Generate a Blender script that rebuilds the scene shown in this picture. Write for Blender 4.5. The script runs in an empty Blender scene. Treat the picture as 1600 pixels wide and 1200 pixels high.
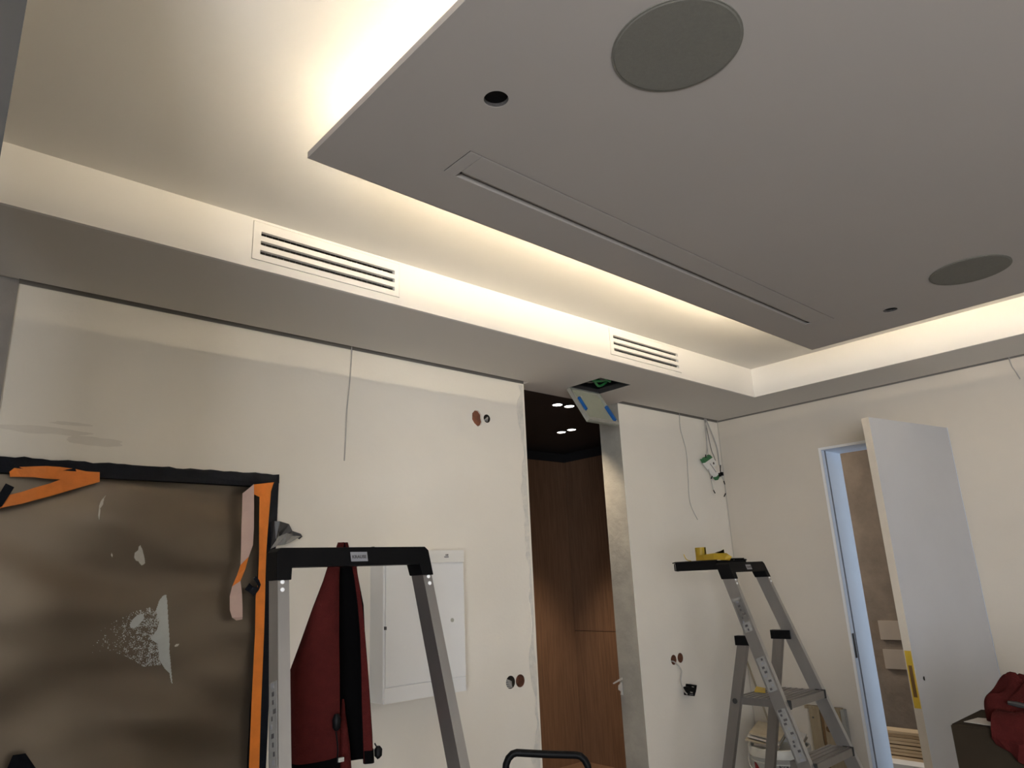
import bpy, bmesh, math, random
from mathutils import Vector, Matrix, noise
random.seed(7)
SC = bpy.context.scene
COL = SC.collection

# ------------------------------------------------------------------ camera
RX = Vector((0.7464538, 0.14704667, 0.6489869))      # room X in camera (right, down, forward)
RY = Vector((-0.66399924, 0.22867486, 0.71190787))   # room Y
RZ = Vector((-0.04372331, -0.96233315, 0.2683341))   # room Z
FPX = 1098.955
EYE = Vector((0.0, 0.0, 1.6))
cam_data = bpy.data.cameras.new('camera')
cam_data.sensor_fit = 'HORIZONTAL'; cam_data.sensor_width = 36.0
cam_data.lens = 36.0 * FPX / 1600.0
cam_data.clip_start = 0.02
cam = bpy.data.objects.new('camera', cam_data); COL.objects.link(cam)
cam.matrix_world = Matrix(((RX[0], -RX[1], -RX[2], EYE[0]), (RY[0], -RY[1], -RY[2], EYE[1]),
                           (RZ[0], -RZ[1], -RZ[2], EYE[2]), (0, 0, 0, 1)))
SC.camera = cam

# ------------------------------------------------------------------ light
world = bpy.data.worlds.new('world'); SC.world = world; world.use_nodes = True
world.node_tree.nodes['Background'].inputs[0].default_value = (0.62, 0.78, 1.0, 1)
world.node_tree.nodes['Background'].inputs[1].default_value = 0.25
vs = SC.view_settings
vs.view_transform = 'Standard'; vs.look = 'None'; vs.gamma = 1.0; vs.use_curve_mapping = False
vs.exposure = 0.66
LED_L = 580.0
LED_COL = (1.0, 0.84, 0.60)
WIN_W = 165.0
WIN_COL = (0.90, 0.94, 1.0)

def area(name, loc, rot, sx, sy, power, color):
    d = bpy.data.lights.new(name, 'AREA'); d.shape = 'RECTANGLE'; d.size = sx; d.size_y = sy
    d.energy = power; d.color = color
    o = bpy.data.objects.new(name, d); COL.objects.link(o); o.location = loc; o.rotation_euler = rot
    return o
# daylight entering through the window in the left wall behind the camera
area('window_daylight', (-1.62, -1.7, 1.45), (math.radians(90), 0, math.radians(-90)), 2.2, 1.3, WIN_W, WIN_COL)

# ------------------------------------------------------------------ room sizes
SOF, UP, YW, XW, YF, XF = 2.80, 3.01, 3.144, 5.175, 2.484, 4.637
PZ, PT = 2.776, 0.020            # floating panel underside, thickness
PX0, PX1, PY1, PY0 = 0.767, 3.813, 1.658, -1.75
XL, YB, FX0, FY0 = -1.5, -3.2, -0.06, -2.575

def ray(px, py):
    c = Vector((px - 800.0, py - 600.0, FPX))
    return Vector((RX.dot(c), RY.dot(c), RZ.dot(c)))
def on_y(px, py, y):
    r = ray(px, py); return EYE + r * (y / r.y)
def on_x(px, py, x):
    r = ray(px, py); return EYE + r * (x / r.x)
def on_z(px, py, z):
    r = ray(px, py); return EYE + r * ((z - EYE.z) / r.z)

# ------------------------------------------------------------------ materials
def mat(name, col, rough=0.6, metal=0.0, var=0.0, vscale=6.0, bump=0.0, bscale=40.0, spec=0.5, col2=None, emit=None, estr=0.0,
        stretch=None, detail=4.0):
    m = bpy.data.materials.new(name); m.use_nodes = True
    nt = m.node_tree; b = nt.nodes['Principled BSDF']
    b.inputs['Base Color'].default_value = (*col, 1); b.inputs['Roughness'].default_value = rough
    b.inputs['Metallic'].default_value = metal
    b.inputs['Specular IOR Level'].default_value = spec
    tc = nt.nodes.new('ShaderNodeTexCoord'); mp = nt.nodes.new('ShaderNodeMapping')
    nt.links.new(tc.outputs['Object'], mp.inputs['Vector'])
    if stretch: mp.inputs['Scale'].default_value = stretch
    if var > 0 or col2:
        n = nt.nodes.new('ShaderNodeTexNoise'); n.inputs['Scale'].default_value = vscale
        n.inputs['Detail'].default_value = detail; n.inputs['Roughness'].default_value = 0.6
        nt.links.new(mp.outputs[0], n.inputs['Vector'])
        r = nt.nodes.new('ShaderNodeValToRGB')
        c2 = col2 if col2 else tuple(max(0, c * (1 - var)) for c in col)
        r.color_ramp.elements[0].position = 0.32; r.color_ramp.elements[1].position = 0.68
        r.color_ramp.elements[0].color = (*c2, 1); r.color_ramp.elements[1].color = (*col, 1)
        nt.links.new(n.outputs['Fac'], r.inputs['Fac']); nt.links.new(r.outputs['Color'], b.inputs['Base Color'])
    if bump > 0:
        n2 = nt.nodes.new('ShaderNodeTexNoise'); n2.inputs['Scale'].default_value = bscale; n2.inputs['Detail'].default_value = 3
        nt.links.new(mp.outputs[0], n2.inputs['Vector'])
        bp = nt.nodes.new('ShaderNodeBump'); bp.inputs['Strength'].default_value = bump; bp.inputs['Distance'].default_value = 0.01
        nt.links.new(n2.outputs['Fac'], bp.inputs['Height']); nt.links.new(bp.outputs[0], b.inputs['Normal'])
    if emit:
        b.inputs['Emission Color'].default_value = (*emit, 1); b.inputs['Emission Strength'].default_value = estr
    return m

M = {}
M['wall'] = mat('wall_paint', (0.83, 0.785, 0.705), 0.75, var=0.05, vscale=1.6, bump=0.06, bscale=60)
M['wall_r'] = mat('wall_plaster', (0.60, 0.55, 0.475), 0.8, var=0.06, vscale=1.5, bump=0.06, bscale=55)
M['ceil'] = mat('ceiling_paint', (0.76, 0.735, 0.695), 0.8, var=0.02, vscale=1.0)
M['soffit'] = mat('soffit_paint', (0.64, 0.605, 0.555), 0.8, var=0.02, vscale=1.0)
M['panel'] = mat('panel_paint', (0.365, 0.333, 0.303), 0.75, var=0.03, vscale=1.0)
M['greyplaster'] = mat('grey_plaster', (0.30, 0.28, 0.265), 0.9, var=0.2, vscale=5, bump=0.2)
M['filler'] = mat('wall_filler', (0.60, 0.585, 0.54), 0.9, var=0.22, vscale=22, bump=0.15, col2=(0.76, 0.72, 0.65))
M['smudge'] = mat('smudge', (0.745, 0.70, 0.625), 0.9, var=0.1)
M['concrete'] = mat('concrete', (0.36, 0.345, 0.30), 0.9, var=0.4, vscale=3.5, bump=0.35, bscale=18, col2=(0.25, 0.24, 0.215))
M['rough'] = mat('rough_render', (0.27, 0.22, 0.175), 0.95, vscale=5, bump=0.5, bscale=14, col2=(0.19, 0.155, 0.125), var=0.3)
M['floor'] = mat('screed', (0.19, 0.165, 0.14), 0.85, var=0.25, vscale=3, bump=0.1)
M['black'] = mat('black_ceiling', (0.012, 0.012, 0.014), 0.45)
M['blackplastic'] = mat('black_plastic', (0.003, 0.003, 0.0035), 0.5, spec=0.10, var=0.2, vscale=20, bump=0.05, bscale=200)
M['rubber'] = mat('black_rubber', (0.012, 0.012, 0.012), 0.75, var=0.2, vscale=20)
M['alu'] = mat('aluminium', (0.41, 0.40, 0.39), 0.36, 0.9, var=0.12, vscale=9, bump=0.03, bscale=120, stretch=(1, 1, 0.15))
M['aludark'] = mat('aluminium_dull', (0.27, 0.25, 0.235), 0.42, 0.85, var=0.15, vscale=9, stretch=(1, 1, 0.15))
M['sticker'] = mat('sticker', (0.22, 0.21, 0.195), 0.6, var=0.2, vscale=30)
M['ink'] = mat('dark_ink', (0.05, 0.045, 0.045), 0.7, var=0.1)
M['inkpurple'] = mat('purple_ink', (0.13, 0.10, 0.22), 0.7, var=0.1)
M['label'] = mat('grey_label', (0.20, 0.20, 0.215), 0.5, var=0.1, vscale=30)
M['white'] = mat('white_enamel', (0.80, 0.80, 0.80), 0.28, var=0.02)
M['whitematt'] = mat('white_matt', (0.78, 0.765, 0.73), 0.6, var=0.04)
M['door'] = mat('door_primer', (0.49, 0.50, 0.53), 0.5, var=0.05, vscale=2)
M['dooredge'] = mat('door_edge', (0.62, 0.56, 0.47), 0.6, var=0.08, vscale=8)
M['jamb'] = mat('jamb_primer', (0.74, 0.81, 0.92), 0.45, var=0.04)
M['jambdark'] = mat('jamb_seal', (0.16, 0.17, 0.20), 0.5, var=0.1)
M['film'] = mat('brown_film', (0.155, 0.124, 0.092), 0.30, 0.55, spec=0.5, var=0.12, vscale=2.0)
M['navy'] = mat('navy_tape', (0.005, 0.007, 0.013), 0.6, spec=0.10, var=0.4, vscale=12, bump=0.3, bscale=30)
M['orange'] = mat('orange_tape', (0.85, 0.235, 0.020), 0.55, var=0.18, vscale=12, bump=0.25, bscale=35)
M['pink'] = mat('tape_back', (0.62, 0.45, 0.40), 0.6, var=0.1, vscale=12)
M['yellow'] = mat('yellow_tape', (0.62, 0.42, 0.035), 0.5, var=0.15, vscale=15)
M['plasterchip'] = mat('plaster_splash', (0.62, 0.61, 0.57), 0.9, var=0.15, vscale=30)
M['chipgrey'] = mat('scraped_film', (0.56, 0.60, 0.61), 0.7, var=0.1, vscale=20)
M['foil'] = mat('crumpled_tape', (0.055, 0.055, 0.060), 0.4, var=0.3, vscale=30)
M['foilgrey'] = mat('crumpled_tape_back', (0.26, 0.255, 0.25), 0.5, var=0.3, vscale=30)
M['red'] = mat('red_fleece', (0.054, 0.0075, 0.0065), 0.95, var=0.2, vscale=40, bump=0.3, bscale=300, spec=0.1)
M['lining'] = mat('black_lining', (0.002, 0.0018, 0.002), 0.9, var=0.2, spec=0.03)
M['wood'] = mat('oak_veneer', (0.165, 0.094, 0.056), 0.5, vscale=9, stretch=(7, 7, 0.35), col2=(0.105, 0.058, 0.034), var=0.3, detail=6, bump=0.05, bscale=30)
M['brick'] = mat('brick_hole', (0.21, 0.080, 0.042), 0.95, var=0.5, vscale=25, bump=0.4, bscale=60)
M['darkbox'] = mat('dark_back_box', (0.035, 0.028, 0.018), 0.9, var=0.3, vscale=30)
M['wire'] = mat('white_cable', (0.42, 0.40, 0.37), 0.6, var=0.08)
M['wiredark'] = mat('dark_cable', (0.16, 0.14, 0.12), 0.6, var=0.1)
M['green'] = mat('green_plastic', (0.035, 0.17, 0.06), 0.5, var=0.15)
M['greencable'] = mat('green_cable', (0.05, 0.30, 0.09), 0.5, var=0.3, vscale=12)
M['blue'] = mat('blue_clip', (0.010, 0.11, 0.38), 0.45, var=0.1)
M['gypsum'] = mat('green_gypsum', (0.36, 0.375, 0.295), 0.8, var=0.08)
M['galv'] = mat('galvanised', (0.52, 0.52, 0.47), 0.45, 0.5, var=0.15, vscale=18)
M['speaker'] = mat('speaker_cloth', (0.150, 0.142, 0.118), 0.95, var=0.1, vscale=120, bump=0.3, bscale=700)
M['gapgrey'] = mat('gap_shade', (0.20, 0.185, 0.165), 0.8, var=0.1)
M['ledge'] = mat('dark_void', (0.035, 0.032, 0.030), 0.9, var=0.2)
M['grilledark'] = mat('duct_inside', (0.16, 0.145, 0.125), 0.8, var=0.2)
M['vane'] = mat('grey_vane', (0.36, 0.34, 0.31), 0.6, var=0.1)
M['pine'] = mat('pine_board', (0.70, 0.55, 0.36), 0.6, vscale=6, stretch=(10, 0.5, 10), col2=(0.58, 0.42, 0.25), var=0.2)
M['pinecut'] = mat('old_pine', (0.31, 0.245, 0.155), 0.7, vscale=6, stretch=(8, 8, 0.5), col2=(0.245, 0.185, 0.11), var=0.2)
M['brownstrip'] = mat('brown_strip', (0.16, 0.085, 0.028), 0.7, var=0.2)
M['foam'] = mat('white_foam', (0.80, 0.78, 0.74), 0.8, var=0.05)
M['tilewhite'] = mat('beige_board', (0.46, 0.395, 0.33), 0.6, var=0.05)
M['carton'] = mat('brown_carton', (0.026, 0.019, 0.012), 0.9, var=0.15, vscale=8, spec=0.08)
M['paper'] = mat('white_paper', (0.48, 0.46, 0.43), 0.8, var=0.05)
M['cream'] = mat('cream_board', (0.36, 0.31, 0.225), 0.8, var=0.15, vscale=20)
M['bucket'] = mat('white_bucket', (0.43, 0.425, 0.39), 0.45, var=0.08)
M['redprint'] = mat('red_print', (0.42, 0.03, 0.035), 0.5, var=0.1)
M['pinkprint'] = mat('pink_print', (0.50, 0.05, 0.16), 0.5, var=0.1)
M['skirtgrey'] = mat('pillar_grey', (0.038, 0.036, 0.034), 0.85, var=0.08, vscale=3)
M['led'] = mat('led_diffuser', (0.9, 0.9, 0.9), 0.5, emit=LED_COL, estr=LED_L)
M['lamp'] = mat('downlight_lens', (0.9, 0.9, 0.9), 0.5, emit=(1.0, 0.93, 0.85), estr=6.0)
M['steel'] = mat('dark_steel', (0.10, 0.10, 0.10), 0.4, 0.8, var=0.2)

# ------------------------------------------------------------------ mesh helpers
def B(): return bmesh.new()
def hexa(bm, p):      # 8 points: bottom 4 (ccw), top 4
    v = [bm.verts.new(q) for q in p]
    for f in ((3, 2, 1, 0), (4, 5, 6, 7), (0, 1, 5, 4), (1, 2, 6, 5), (2, 3, 7, 6), (3, 0, 4, 7)):
        bm.faces.new([v[i] for i in f])
    return bm
def box(x0, x1, y0, y1, z0, z1, bm=None):
    bm = bm or B()
    return hexa(bm, [(x0, y0, z0), (x1, y0, z0), (x1, y1, z0), (x0, y1, z0), (x0, y0, z1), (x1, y0, z1), (x1, y1, z1), (x0, y1, z1)])
def bar(p0, p1, side, w, d, bm=None):      # rectangular bar along p0-p1, width w along side, depth d
    bm = bm or B()
    p0, p1 = Vector(p0), Vector(p1); a = (p1 - p0).normalized()
    s = Vector(side); s = (s - a * s.dot(a)).normalized(); t = a.cross(s)
    q = []
    for p in (p0, p1):
        for i, j in ((-1, -1), (1, -1), (1, 1), (-1, 1)):
            q.append(p + s * (w / 2 * i) + t * (d / 2 * j))
    return hexa(bm, q)
def tube(pts, r, seg=8, bm=None, cap=True):
    bm = bm or B(); pts = [Vector(p) for p in pts]; rings = []
    up = Vector((0.13, 0.21, 0.97)).normalized(); prev = None
    for i, p in enumerate(pts):
        d = (pts[min(i + 1, len(pts) - 1)] - pts[max(i - 1, 0)]).normalized()
        s = d.cross(up) if prev is None else prev - d * prev.dot(d)
        if s.length < 1e-5: s = d.orthogonal()
        s.normalize(); prev = s; t = d.cross(s)
        rr = r[i] if isinstance(r, (list, tuple)) else r
        rings.append([bm.verts.new(p + (s * math.cos(a) + t * math.sin(a)) * rr) for a in (2 * math.pi * k / seg for k in range(seg))])
    for a, b in zip(rings, rings[1:]):
        for k in range(seg):
            bm.faces.new((a[k], a[(k + 1) % seg], b[(k + 1) % seg], b[k]))
    if cap: bm.faces.new(rings[0][::-1]); bm.faces.new(rings[-1])
    return bm
def spline(pts, n=6):
    pts = [Vector(p) for p in pts]; out = []
    for i in range(len(pts) - 1):
        p0, p1, p2, p3 = pts[max(i - 1, 0)], pts[i], pts[i + 1], pts[min(i + 2, len(pts) - 1)]
        for k in range(n):
            t = k / n
            out.append(0.5 * ((2 * p1) + (p2 - p0) * t + (2 * p0 - 5 * p1 + 4 * p2 - p3) * t * t + (3 * p1 - p0 - 3 * p2 + p3) * t ** 3))
    return out + [pts[-1]]
def lathe(prof, c, axis='z', seg=32, bm=None):      # prof (r, h)
    bm = bm or B(); rings = []
    for r, h in prof:
        ring = []
        for k in range(seg):
            a = 2 * math.pi * k / seg; u, v = r * math.cos(a), r * math.sin(a)
            q = (u, v, h) if axis == 'z' else ((u, h, v) if axis == 'y' else (h, u, v))
            ring.append(bm.verts.new(Vector(c) + Vector(q)))
        rings.append(ring)
    for a, b in zip(rings, rings[1:]):
        for k in range(seg):
            bm.faces.new((a[k], a[(k + 1) % seg], b[(k + 1) % seg], b[k]))
    bm.faces.new(rings[0][::-1]); bm.faces.new(rings[-1])
    bmesh.ops.recalc_face_normals(bm, faces=bm.faces)
    return bm
def prism(poly, off, bm=None):      # poly: 3-D points of one face, extruded by off
    bm = bm or B(); off = Vector(off)
    a = [bm.verts.new(p) for p in poly]; b = [bm.verts.new(Vector(p) + off) for p in poly]
    bm.faces.new(a); bm.faces.new(b[::-1]); n = len(a)
    for i in range(n): bm.faces.new((a[(i + 1) % n], a[i], b[i], b[(i + 1) % n]))
    bmesh.ops.recalc_face_normals(bm, faces=bm.faces)
    return bm
def ribbon(pairs, off, bm=None):     # strip of (left, right) points with thickness off
    bm = bm or B(); off = Vector(off)
    f = [[bm.verts.new(Vector(p)) for p in pr] + [bm.verts.new(Vector(p) + off) for p in pr] for pr in pairs]
    for a, b in zip(f, f[1:]):
        bm.faces.new((a[0], a[1], b[1], b[0])); bm.faces.new((a[2], b[2], b[3], a[3]))
        bm.faces.new((a[0], b[0], b[2], a[2])); bm.faces.new((a[1], a[3], b[3], b[1]))
    for e in (f[0], f[-1]): bm.faces.new((e[0], e[2], e[3], e[1]))
    bmesh.ops.recalc_face_normals(bm, faces=bm.faces)
    return bm

def obj(name, bm, m, parent=None, bevel=0.0, smooth=False, local=False):
    if parent is not None and not local:
        w = parent.matrix_basis.copy(); p = parent.parent
        while p is not None: w = p.matrix_basis @ w; p = p.parent
        bm.transform(w.inverted())
    if bevel > 0:
        bmesh.ops.bevel(bm, geom=[e for e in bm.edges if e.calc_face_angle(0) > 0.5], offset=bevel, segments=2, affect='EDGES', profile=0.7)
    me = bpy.data.meshes.new(name); bm.to_mesh(me); bm.free()
    me.materials.append(M[m])
    if smooth:
        for p in me.polygons: p.use_smooth = True
        try: me.set_sharp_from_angle(angle=math.radians(40))
        except Exception: pass
    o = bpy.data.objects.new(name, me); COL.objects.link(o)
    if parent is not None: o.parent = parent
    return o
def cut(o, cutters):
    tmp = []
    for bm in cutters:
        bmesh.ops.recalc_face_normals(bm, faces=bm.faces)
        me = bpy.data.meshes.new('cut'); bm.to_mesh(me); bm.free()
        c = bpy.data.objects.new('cut', me); COL.objects.link(c); c.parent = o.parent; tmp.append(c)
        md = o.modifiers.new('b', 'BOOLEAN'); md.operation = 'DIFFERENCE'; md.solver = 'EXACT'; md.object = c
    dg = bpy.context.evaluated_depsgraph_get()
    me = bpy.data.meshes.new_from_object(o.evaluated_get(dg))
    o.modifiers.clear(); o.data = me
    for c in tmp: bpy.data.objects.remove(c)
def tag(o, label=None, cat=None, group=None, kind=None):
    if label: o['label'] = label
    if cat: o['category'] = cat
    if group: o['group'] = group
    if kind: o['kind'] = kind
    return o
def thing(name, label, cat, loc, rz=0.0, group=None, kind=None):
    o = bpy.data.objects.new(name, None); COL.objects.link(o); o.empty_display_size = 0.05
    o.location = loc; o.rotation_euler = (0, 0, rz)
    o.matrix_basis = Matrix.Translation(Vector(loc)) @ Matrix.Rotation(rz, 4, 'Z')
    return tag(o, label, cat, group, kind)
def struct(name, bm, m, label=None, **k):
    o = obj(name, bm, m, **k); return tag(o, label, None, None, 'structure')
def text(name, s, size, mtx, m, parent, depth=0.0004, bold=True):
    cu = bpy.data.curves.new('t', 'FONT'); cu.body = s; cu.size = size; cu.extrude = depth; cu.align_x = 'CENTER'; cu.align_y = 'CENTER'
    if bold: cu.offset = size * 0.025
    o = bpy.data.objects.new('t', cu); COL.objects.link(o)
    me = bpy.data.meshes.new_from_object(o.evaluated_get(bpy.context.evaluated_depsgraph_get()))
    bpy.data.objects.remove(o)
    bm = B(); bm.from_mesh(me); bm.transform(mtx)
    return obj(name, bm, m, parent)

# ================================================================== SETTING
struct('floor', box(XL - 0.3, 7.2, YB - 0.2, 5.2, -0.10, 0.0), 'floor', 'grey screed floor')
# main wall facing the camera, two pieces left and right of the passage
DX0, DX1, WT = 2.965, 3.888, 0.186
wl = struct('wall_back', box(XL, DX0, YW, YW + WT, 0.0, 3.05), 'wall', 'white painted wall with taped door and cabinet')
wr = struct('wall_corner', box(DX1, XW + 0.3, YW, YW + WT, 0.0, 3.05), 'wall', 'white wall piece between passage and room corner')
wr.data.materials.append(M['concrete'])
FR0, FR1, FZ = 0.30 - 0.62, 1.367, 2.110      # taped door opening
cy = lambda x, z, r, d=0.055: lathe([(r, -0.02), (r, d)], (x, YW, z), 'y', 24)
def blob(x, z, pts, d=0.05):
    return prism([(x + a, YW - 0.02, z + b) for a, b in pts], (0, d + 0.02, 0))
HOLE_A = [(-0.036, -0.012), (-0.020, -0.034), (0.006, -0.052), (0.028, -0.040), (0.040, -0.018), (0.034, 0.004), (0.034, 0.024), (0.014, 0.045), (-0.012, 0.046), (-0.034, 0.024)]
cut(wl, [box(FR0, FR1, YW - 0.02, YW + 0.060, -0.05, FZ), blob(2.573, 2.532, HOLE_A), cy(2.651, 2.537, 0.026), cy(2.755, 1.058, 0.034), cy(2.827, 1.057, 0.034)])
cut(wr, [cy(4.256, 1.023, 0.033), cy(4.334, 1.028, 0.033)])
for p in wr.data.polygons:
    if p.normal.x < -0.9 and p.center.x < DX1 + 0.01: p.material_index = 1
# grey unpainted strip at the far left of the main wall
struct('trim_1', box(XL, 0.286, YW - 0.012, YW, FZ + 0.01, SOF + 0.012), 'greyplaster', 'grey unpainted strip at left end of wall')
# filler strip down the edge of the passage
def filler():
    bm = B(); rows = []
    n = 160
    for i in range(n + 1):
        z = 0.02 + i * (SOF - 0.03) / n
        w = 0.022 + 0.040 * noise.noise(Vector((3.1, 0, z * 4.0))) + 0.020 * noise.noise(Vector((9, 0, z * 13)))
        rows.append(((DX0 - 0.022 - max(0.002, w) * 1.15, YW - 0.0016, z), (DX0 - 0.014 + 0.014 * noise.noise(Vector((1, 5, z * 6))), YW - 0.0016, z)))
    return ribbon(rows, (0, 0.0014, 0), bm)
o = obj('filler_strip', filler(), 'filler', wl); o['label'] = 'grey filler smeared along passage edge'
for k, (px, py, rx, rz) in enumerate([(70, 672, 0.16, 0.014), (150, 690, 0.10, 0.018), (110, 662, 0.07, 0.007)]):
    c = on_y(px, py, YW); pts = []
    for i in range(40):
        a = 2 * math.pi * i / 40; q = 1 + 0.35 * noise.noise(Vector((math.cos(a) * 2, math.sin(a) * 2, k * 7.7)))
        pts.append((c.x + rx * q * math.cos(a), YW - 0.0012, c.z + rz * q * math.sin(a)))
    obj('filler_smear', prism(pts, (0, 0.001, 0)), 'smudge', wl)

struct('wall_lintel', box(DX0, DX1, 3.10, YW + WT + 0.1, SOF + 0.061, UP), 'black')
for k, a in enumerate(((0.286, DX0, YW - 0.0015, YW), (DX1, XW - 0.0015, YW - 0.0015, YW), (XW - 0.0015, XW, YB, YW))):  # grey strips paint the dark line of the shadow gap onto the walls
    struct('trim_%d' % (k + 2), box(*a, SOF - 0.001, SOF + 0.026), 'gapgrey', 'thin painted grey shadow line under the soffit')
# right wall with its door opening
OY0, OY1, OZ, RT = 1.456, 2.32, 2.44, 0.32
bm = box(XW, XW + RT, YB, OY0, 0, 3.05); box(XW, XW + RT, OY1, YW, 0, 3.05, bm); box(XW, XW + RT, OY0, OY1, OZ, 3.05, bm)
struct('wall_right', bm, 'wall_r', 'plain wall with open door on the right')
# walls behind the camera with the window
struct('wall_front', box(XL, XW + RT, YB - 0.2, YB, 0, 3.05), 'wall')
W0, W1 = -2.8, -0.6
bm = box(XL - 0.2, XL, YB, W0, 0, 3.05); box(XL - 0.2, XL, W1, YW + WT, 0, 3.05, bm)
box(XL - 0.2, XL, W0, W1, 0, 0.8, bm); box(XL - 0.2, XL, W0, W1, 2.1, 3.05, bm)
struct('wall_left', bm, 'wall')
wf = thing('window_1', 'white framed window behind the camera', None, (XL - 0.1, -1.7, 0.8), kind='structure')
for nm, a in (('window_frame', (W0, W0 + .06, 0.8, 2.1)), ('window_frame', (W1 - .06, W1, 0.8, 2.1)), ('window_frame', (W0 + .06, W1 - .06, 0.8, 0.86)), ('window_frame', (W0 + .06, W1 - .06, 2.04, 2.1)), ('window_mullion', (-1.73, -1.67, 0.86, 2.04))):
    obj(nm, box(XL - 0.10, XL - 0.04, a[0], a[1], a[2], a[3]), 'white', wf)
# dark pillar beside the camera
struct('wall_pillar', box(-0.45, 0.052, 1.0, 1.32, 0, UP), 'skirtgrey', 'dark grey pillar edge at left of picture')

# ceiling: upper slab, soffit ring, fascia, all with a shadow gap at the wall
ceil = struct('ceiling', box(XL - 0.2, XW + RT, YB - 0.2, YW + WT, UP, UP + 0.06), 'ceil', 'upper white ceiling lit by the hidden strip lights')
HX0, HX1, HY0, HY1 = 3.279, 3.580, 2.770, 3.060
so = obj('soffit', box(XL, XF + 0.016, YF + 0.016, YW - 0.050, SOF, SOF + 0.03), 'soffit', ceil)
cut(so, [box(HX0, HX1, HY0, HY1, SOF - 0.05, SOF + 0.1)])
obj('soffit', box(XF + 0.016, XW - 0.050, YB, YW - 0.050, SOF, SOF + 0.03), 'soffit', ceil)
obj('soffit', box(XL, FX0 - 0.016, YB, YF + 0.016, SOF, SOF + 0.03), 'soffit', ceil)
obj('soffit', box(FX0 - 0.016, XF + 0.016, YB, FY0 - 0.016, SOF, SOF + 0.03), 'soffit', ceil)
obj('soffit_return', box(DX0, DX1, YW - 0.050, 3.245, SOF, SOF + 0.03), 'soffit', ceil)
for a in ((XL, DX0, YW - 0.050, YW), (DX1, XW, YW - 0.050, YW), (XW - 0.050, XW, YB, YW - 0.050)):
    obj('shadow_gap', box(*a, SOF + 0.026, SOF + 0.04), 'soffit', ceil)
G1 = (0.939, 1.606, 2.838, 2.998); G2 = (3.052, 3.745, 2.838, 2.998)
fa = obj('fascia', box(FX0 - 0.016, XF + 0.016, YF, YF + 0.016, SOF, UP), 'ceil', ceil)
cut(fa, [box(g[0] - 0.002, g[1] + 0.002, YF - 0.05, YF + 0.05, g[2] - 0.002, g[3] + 0.002) for g in (G1, G2)])
obj('fascia', box(XF, XF + 0.016, FY0, YF, SOF, UP), 'ceil', ceil)
obj('fascia', box(FX0 - 0.016, FX0, FY0, YF, SOF, UP), 'ceil', ceil)
obj('fascia', box(FX0 - 0.016, XF + 0.016, FY0 - 0.016, FY0, SOF, UP), 'ceil', ceil)

# ------------------------------------------------------------------ passage behind the opening
CYB, CXR = 4.86, 5.09
struct('floor_passage', box(1.6, CXR, YW + 0.02, CYB, 0.0, 0.004), 'wood', 'brown floor of the dark passage')
struct('ceiling_passage', box(1.6, CXR + 0.2, 3.245, CYB + 0.2, SOF, SOF + 0.06), 'black', 'black ceiling of the dark passage')
for nm, a in (('wall_passage_back', (1.6, CXR + 0.03, CYB + 0.018, CYB + 0.2)), ('wall_passage_right', (CXR + 0.018, CXR + 0.2, YW + WT, CYB + 0.018)), ('wall_passage_left', (1.5, 1.6, YW + WT, CYB + 0.2))):
    w = struct(nm, box(a[0], a[1], a[2], a[3], 0, SOF), 'black')
    JZ = 1.116
    if nm.endswith('back'):
        for x0, x1 in ((1.62, 2.8), (2.803, 3.95), (3.953, CXR)):
            obj('wood_panel', box(x0, x1, CYB, CYB + 0.018, 0.0, SOF - 0.09), 'wood', w)
    if nm.endswith('right'):
        for z0, z1 in ((0.0, JZ - 0.0025), (JZ + 0.0025, SOF - 0.09)):
            obj('wood_panel', box(CXR, CXR + 0.018, YW + WT + 0.002, CYB - 0.001, z0, z1), 'wood', w)
def downlight(x, y, label, watt):
    t = thing('downlight', label, 'downlight', (x, y, SOF), group='round downlights in the black passage ceiling')
    obj('rim', lathe([(0.044, 0), (0.044, -0.004), (0.036, -0.004), (0.036, 0)], (x, y, SOF), 'z', 28), 'blackplastic', t)
    obj('lens', lathe([(0.035, -0.001), (0.035, -0.0035)], (x, y, SOF), 'z', 28), 'lamp', t)
    d = bpy.data.lights.new('beam', 'SPOT'); d.energy = watt; d.color = (1.0, 0.80, 0.58); d.spot_size = math.radians(78); d.spot_blend = 0.55; d.shadow_soft_size = 0.03
    b = bpy.data.objects.new('beam', d); COL.objects.link(b); b.parent = t; b.location = (0, 0, -0.012)
downlight(3.545, 3.414, 'left downlight of the front pair in the passage ceiling', 24.0)
downlight(3.652, 3.400, 'right downlight of the front pair, beside the open hatch', 24.0)
downlight(4.277, 4.094, 'left downlight of the rear pair in the passage ceiling', 62.0)
downlight(4.277, 3.974, 'right downlight of the rear pair in the passage ceiling', 62.0)

# ------------------------------------------------------------------ next room behind the open door
w = struct('wall_next_room', box(6.55, 6.75, -0.5, 5.2, 0, 3.05), 'rough', 'rough brown rendered wall of the next room')
struct('wall_next_room_end', box(XW + RT - 0.2, 6.75, 5.2, 5.3, 0, 3.05), 'rough')
struct('wall_next_room_inner', box(5.295, XW + RT, YW + WT, 5.2, 0, 3.05), 'rough')
bm = box(XW + RT, 5.65, -0.6, -0.5, 0, 3.05); box(6.45, 6.75, -0.6, -0.5, 0, 3.05, bm); box(5.65, 6.45, -0.6, -0.5, 0, 0.7, bm); box(5.65, 6.45, -0.6, -0.5, 2.1, 3.05, bm)
struct('wall_next_room_side', bm, 'wall')
area('added_jamb_daylight', (6.05, -0.64, 1.4), (math.radians(90), 0, 0), 0.8, 1.4, 20.0, (0.66, 0.82, 1.0))  # unseen daylight, added to brighten the door jamb with blue
struct('ceiling_next_room', box(XW + RT, 6.75, -0.6, 5.2, 3.0, 3.06), 'ceil')
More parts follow.
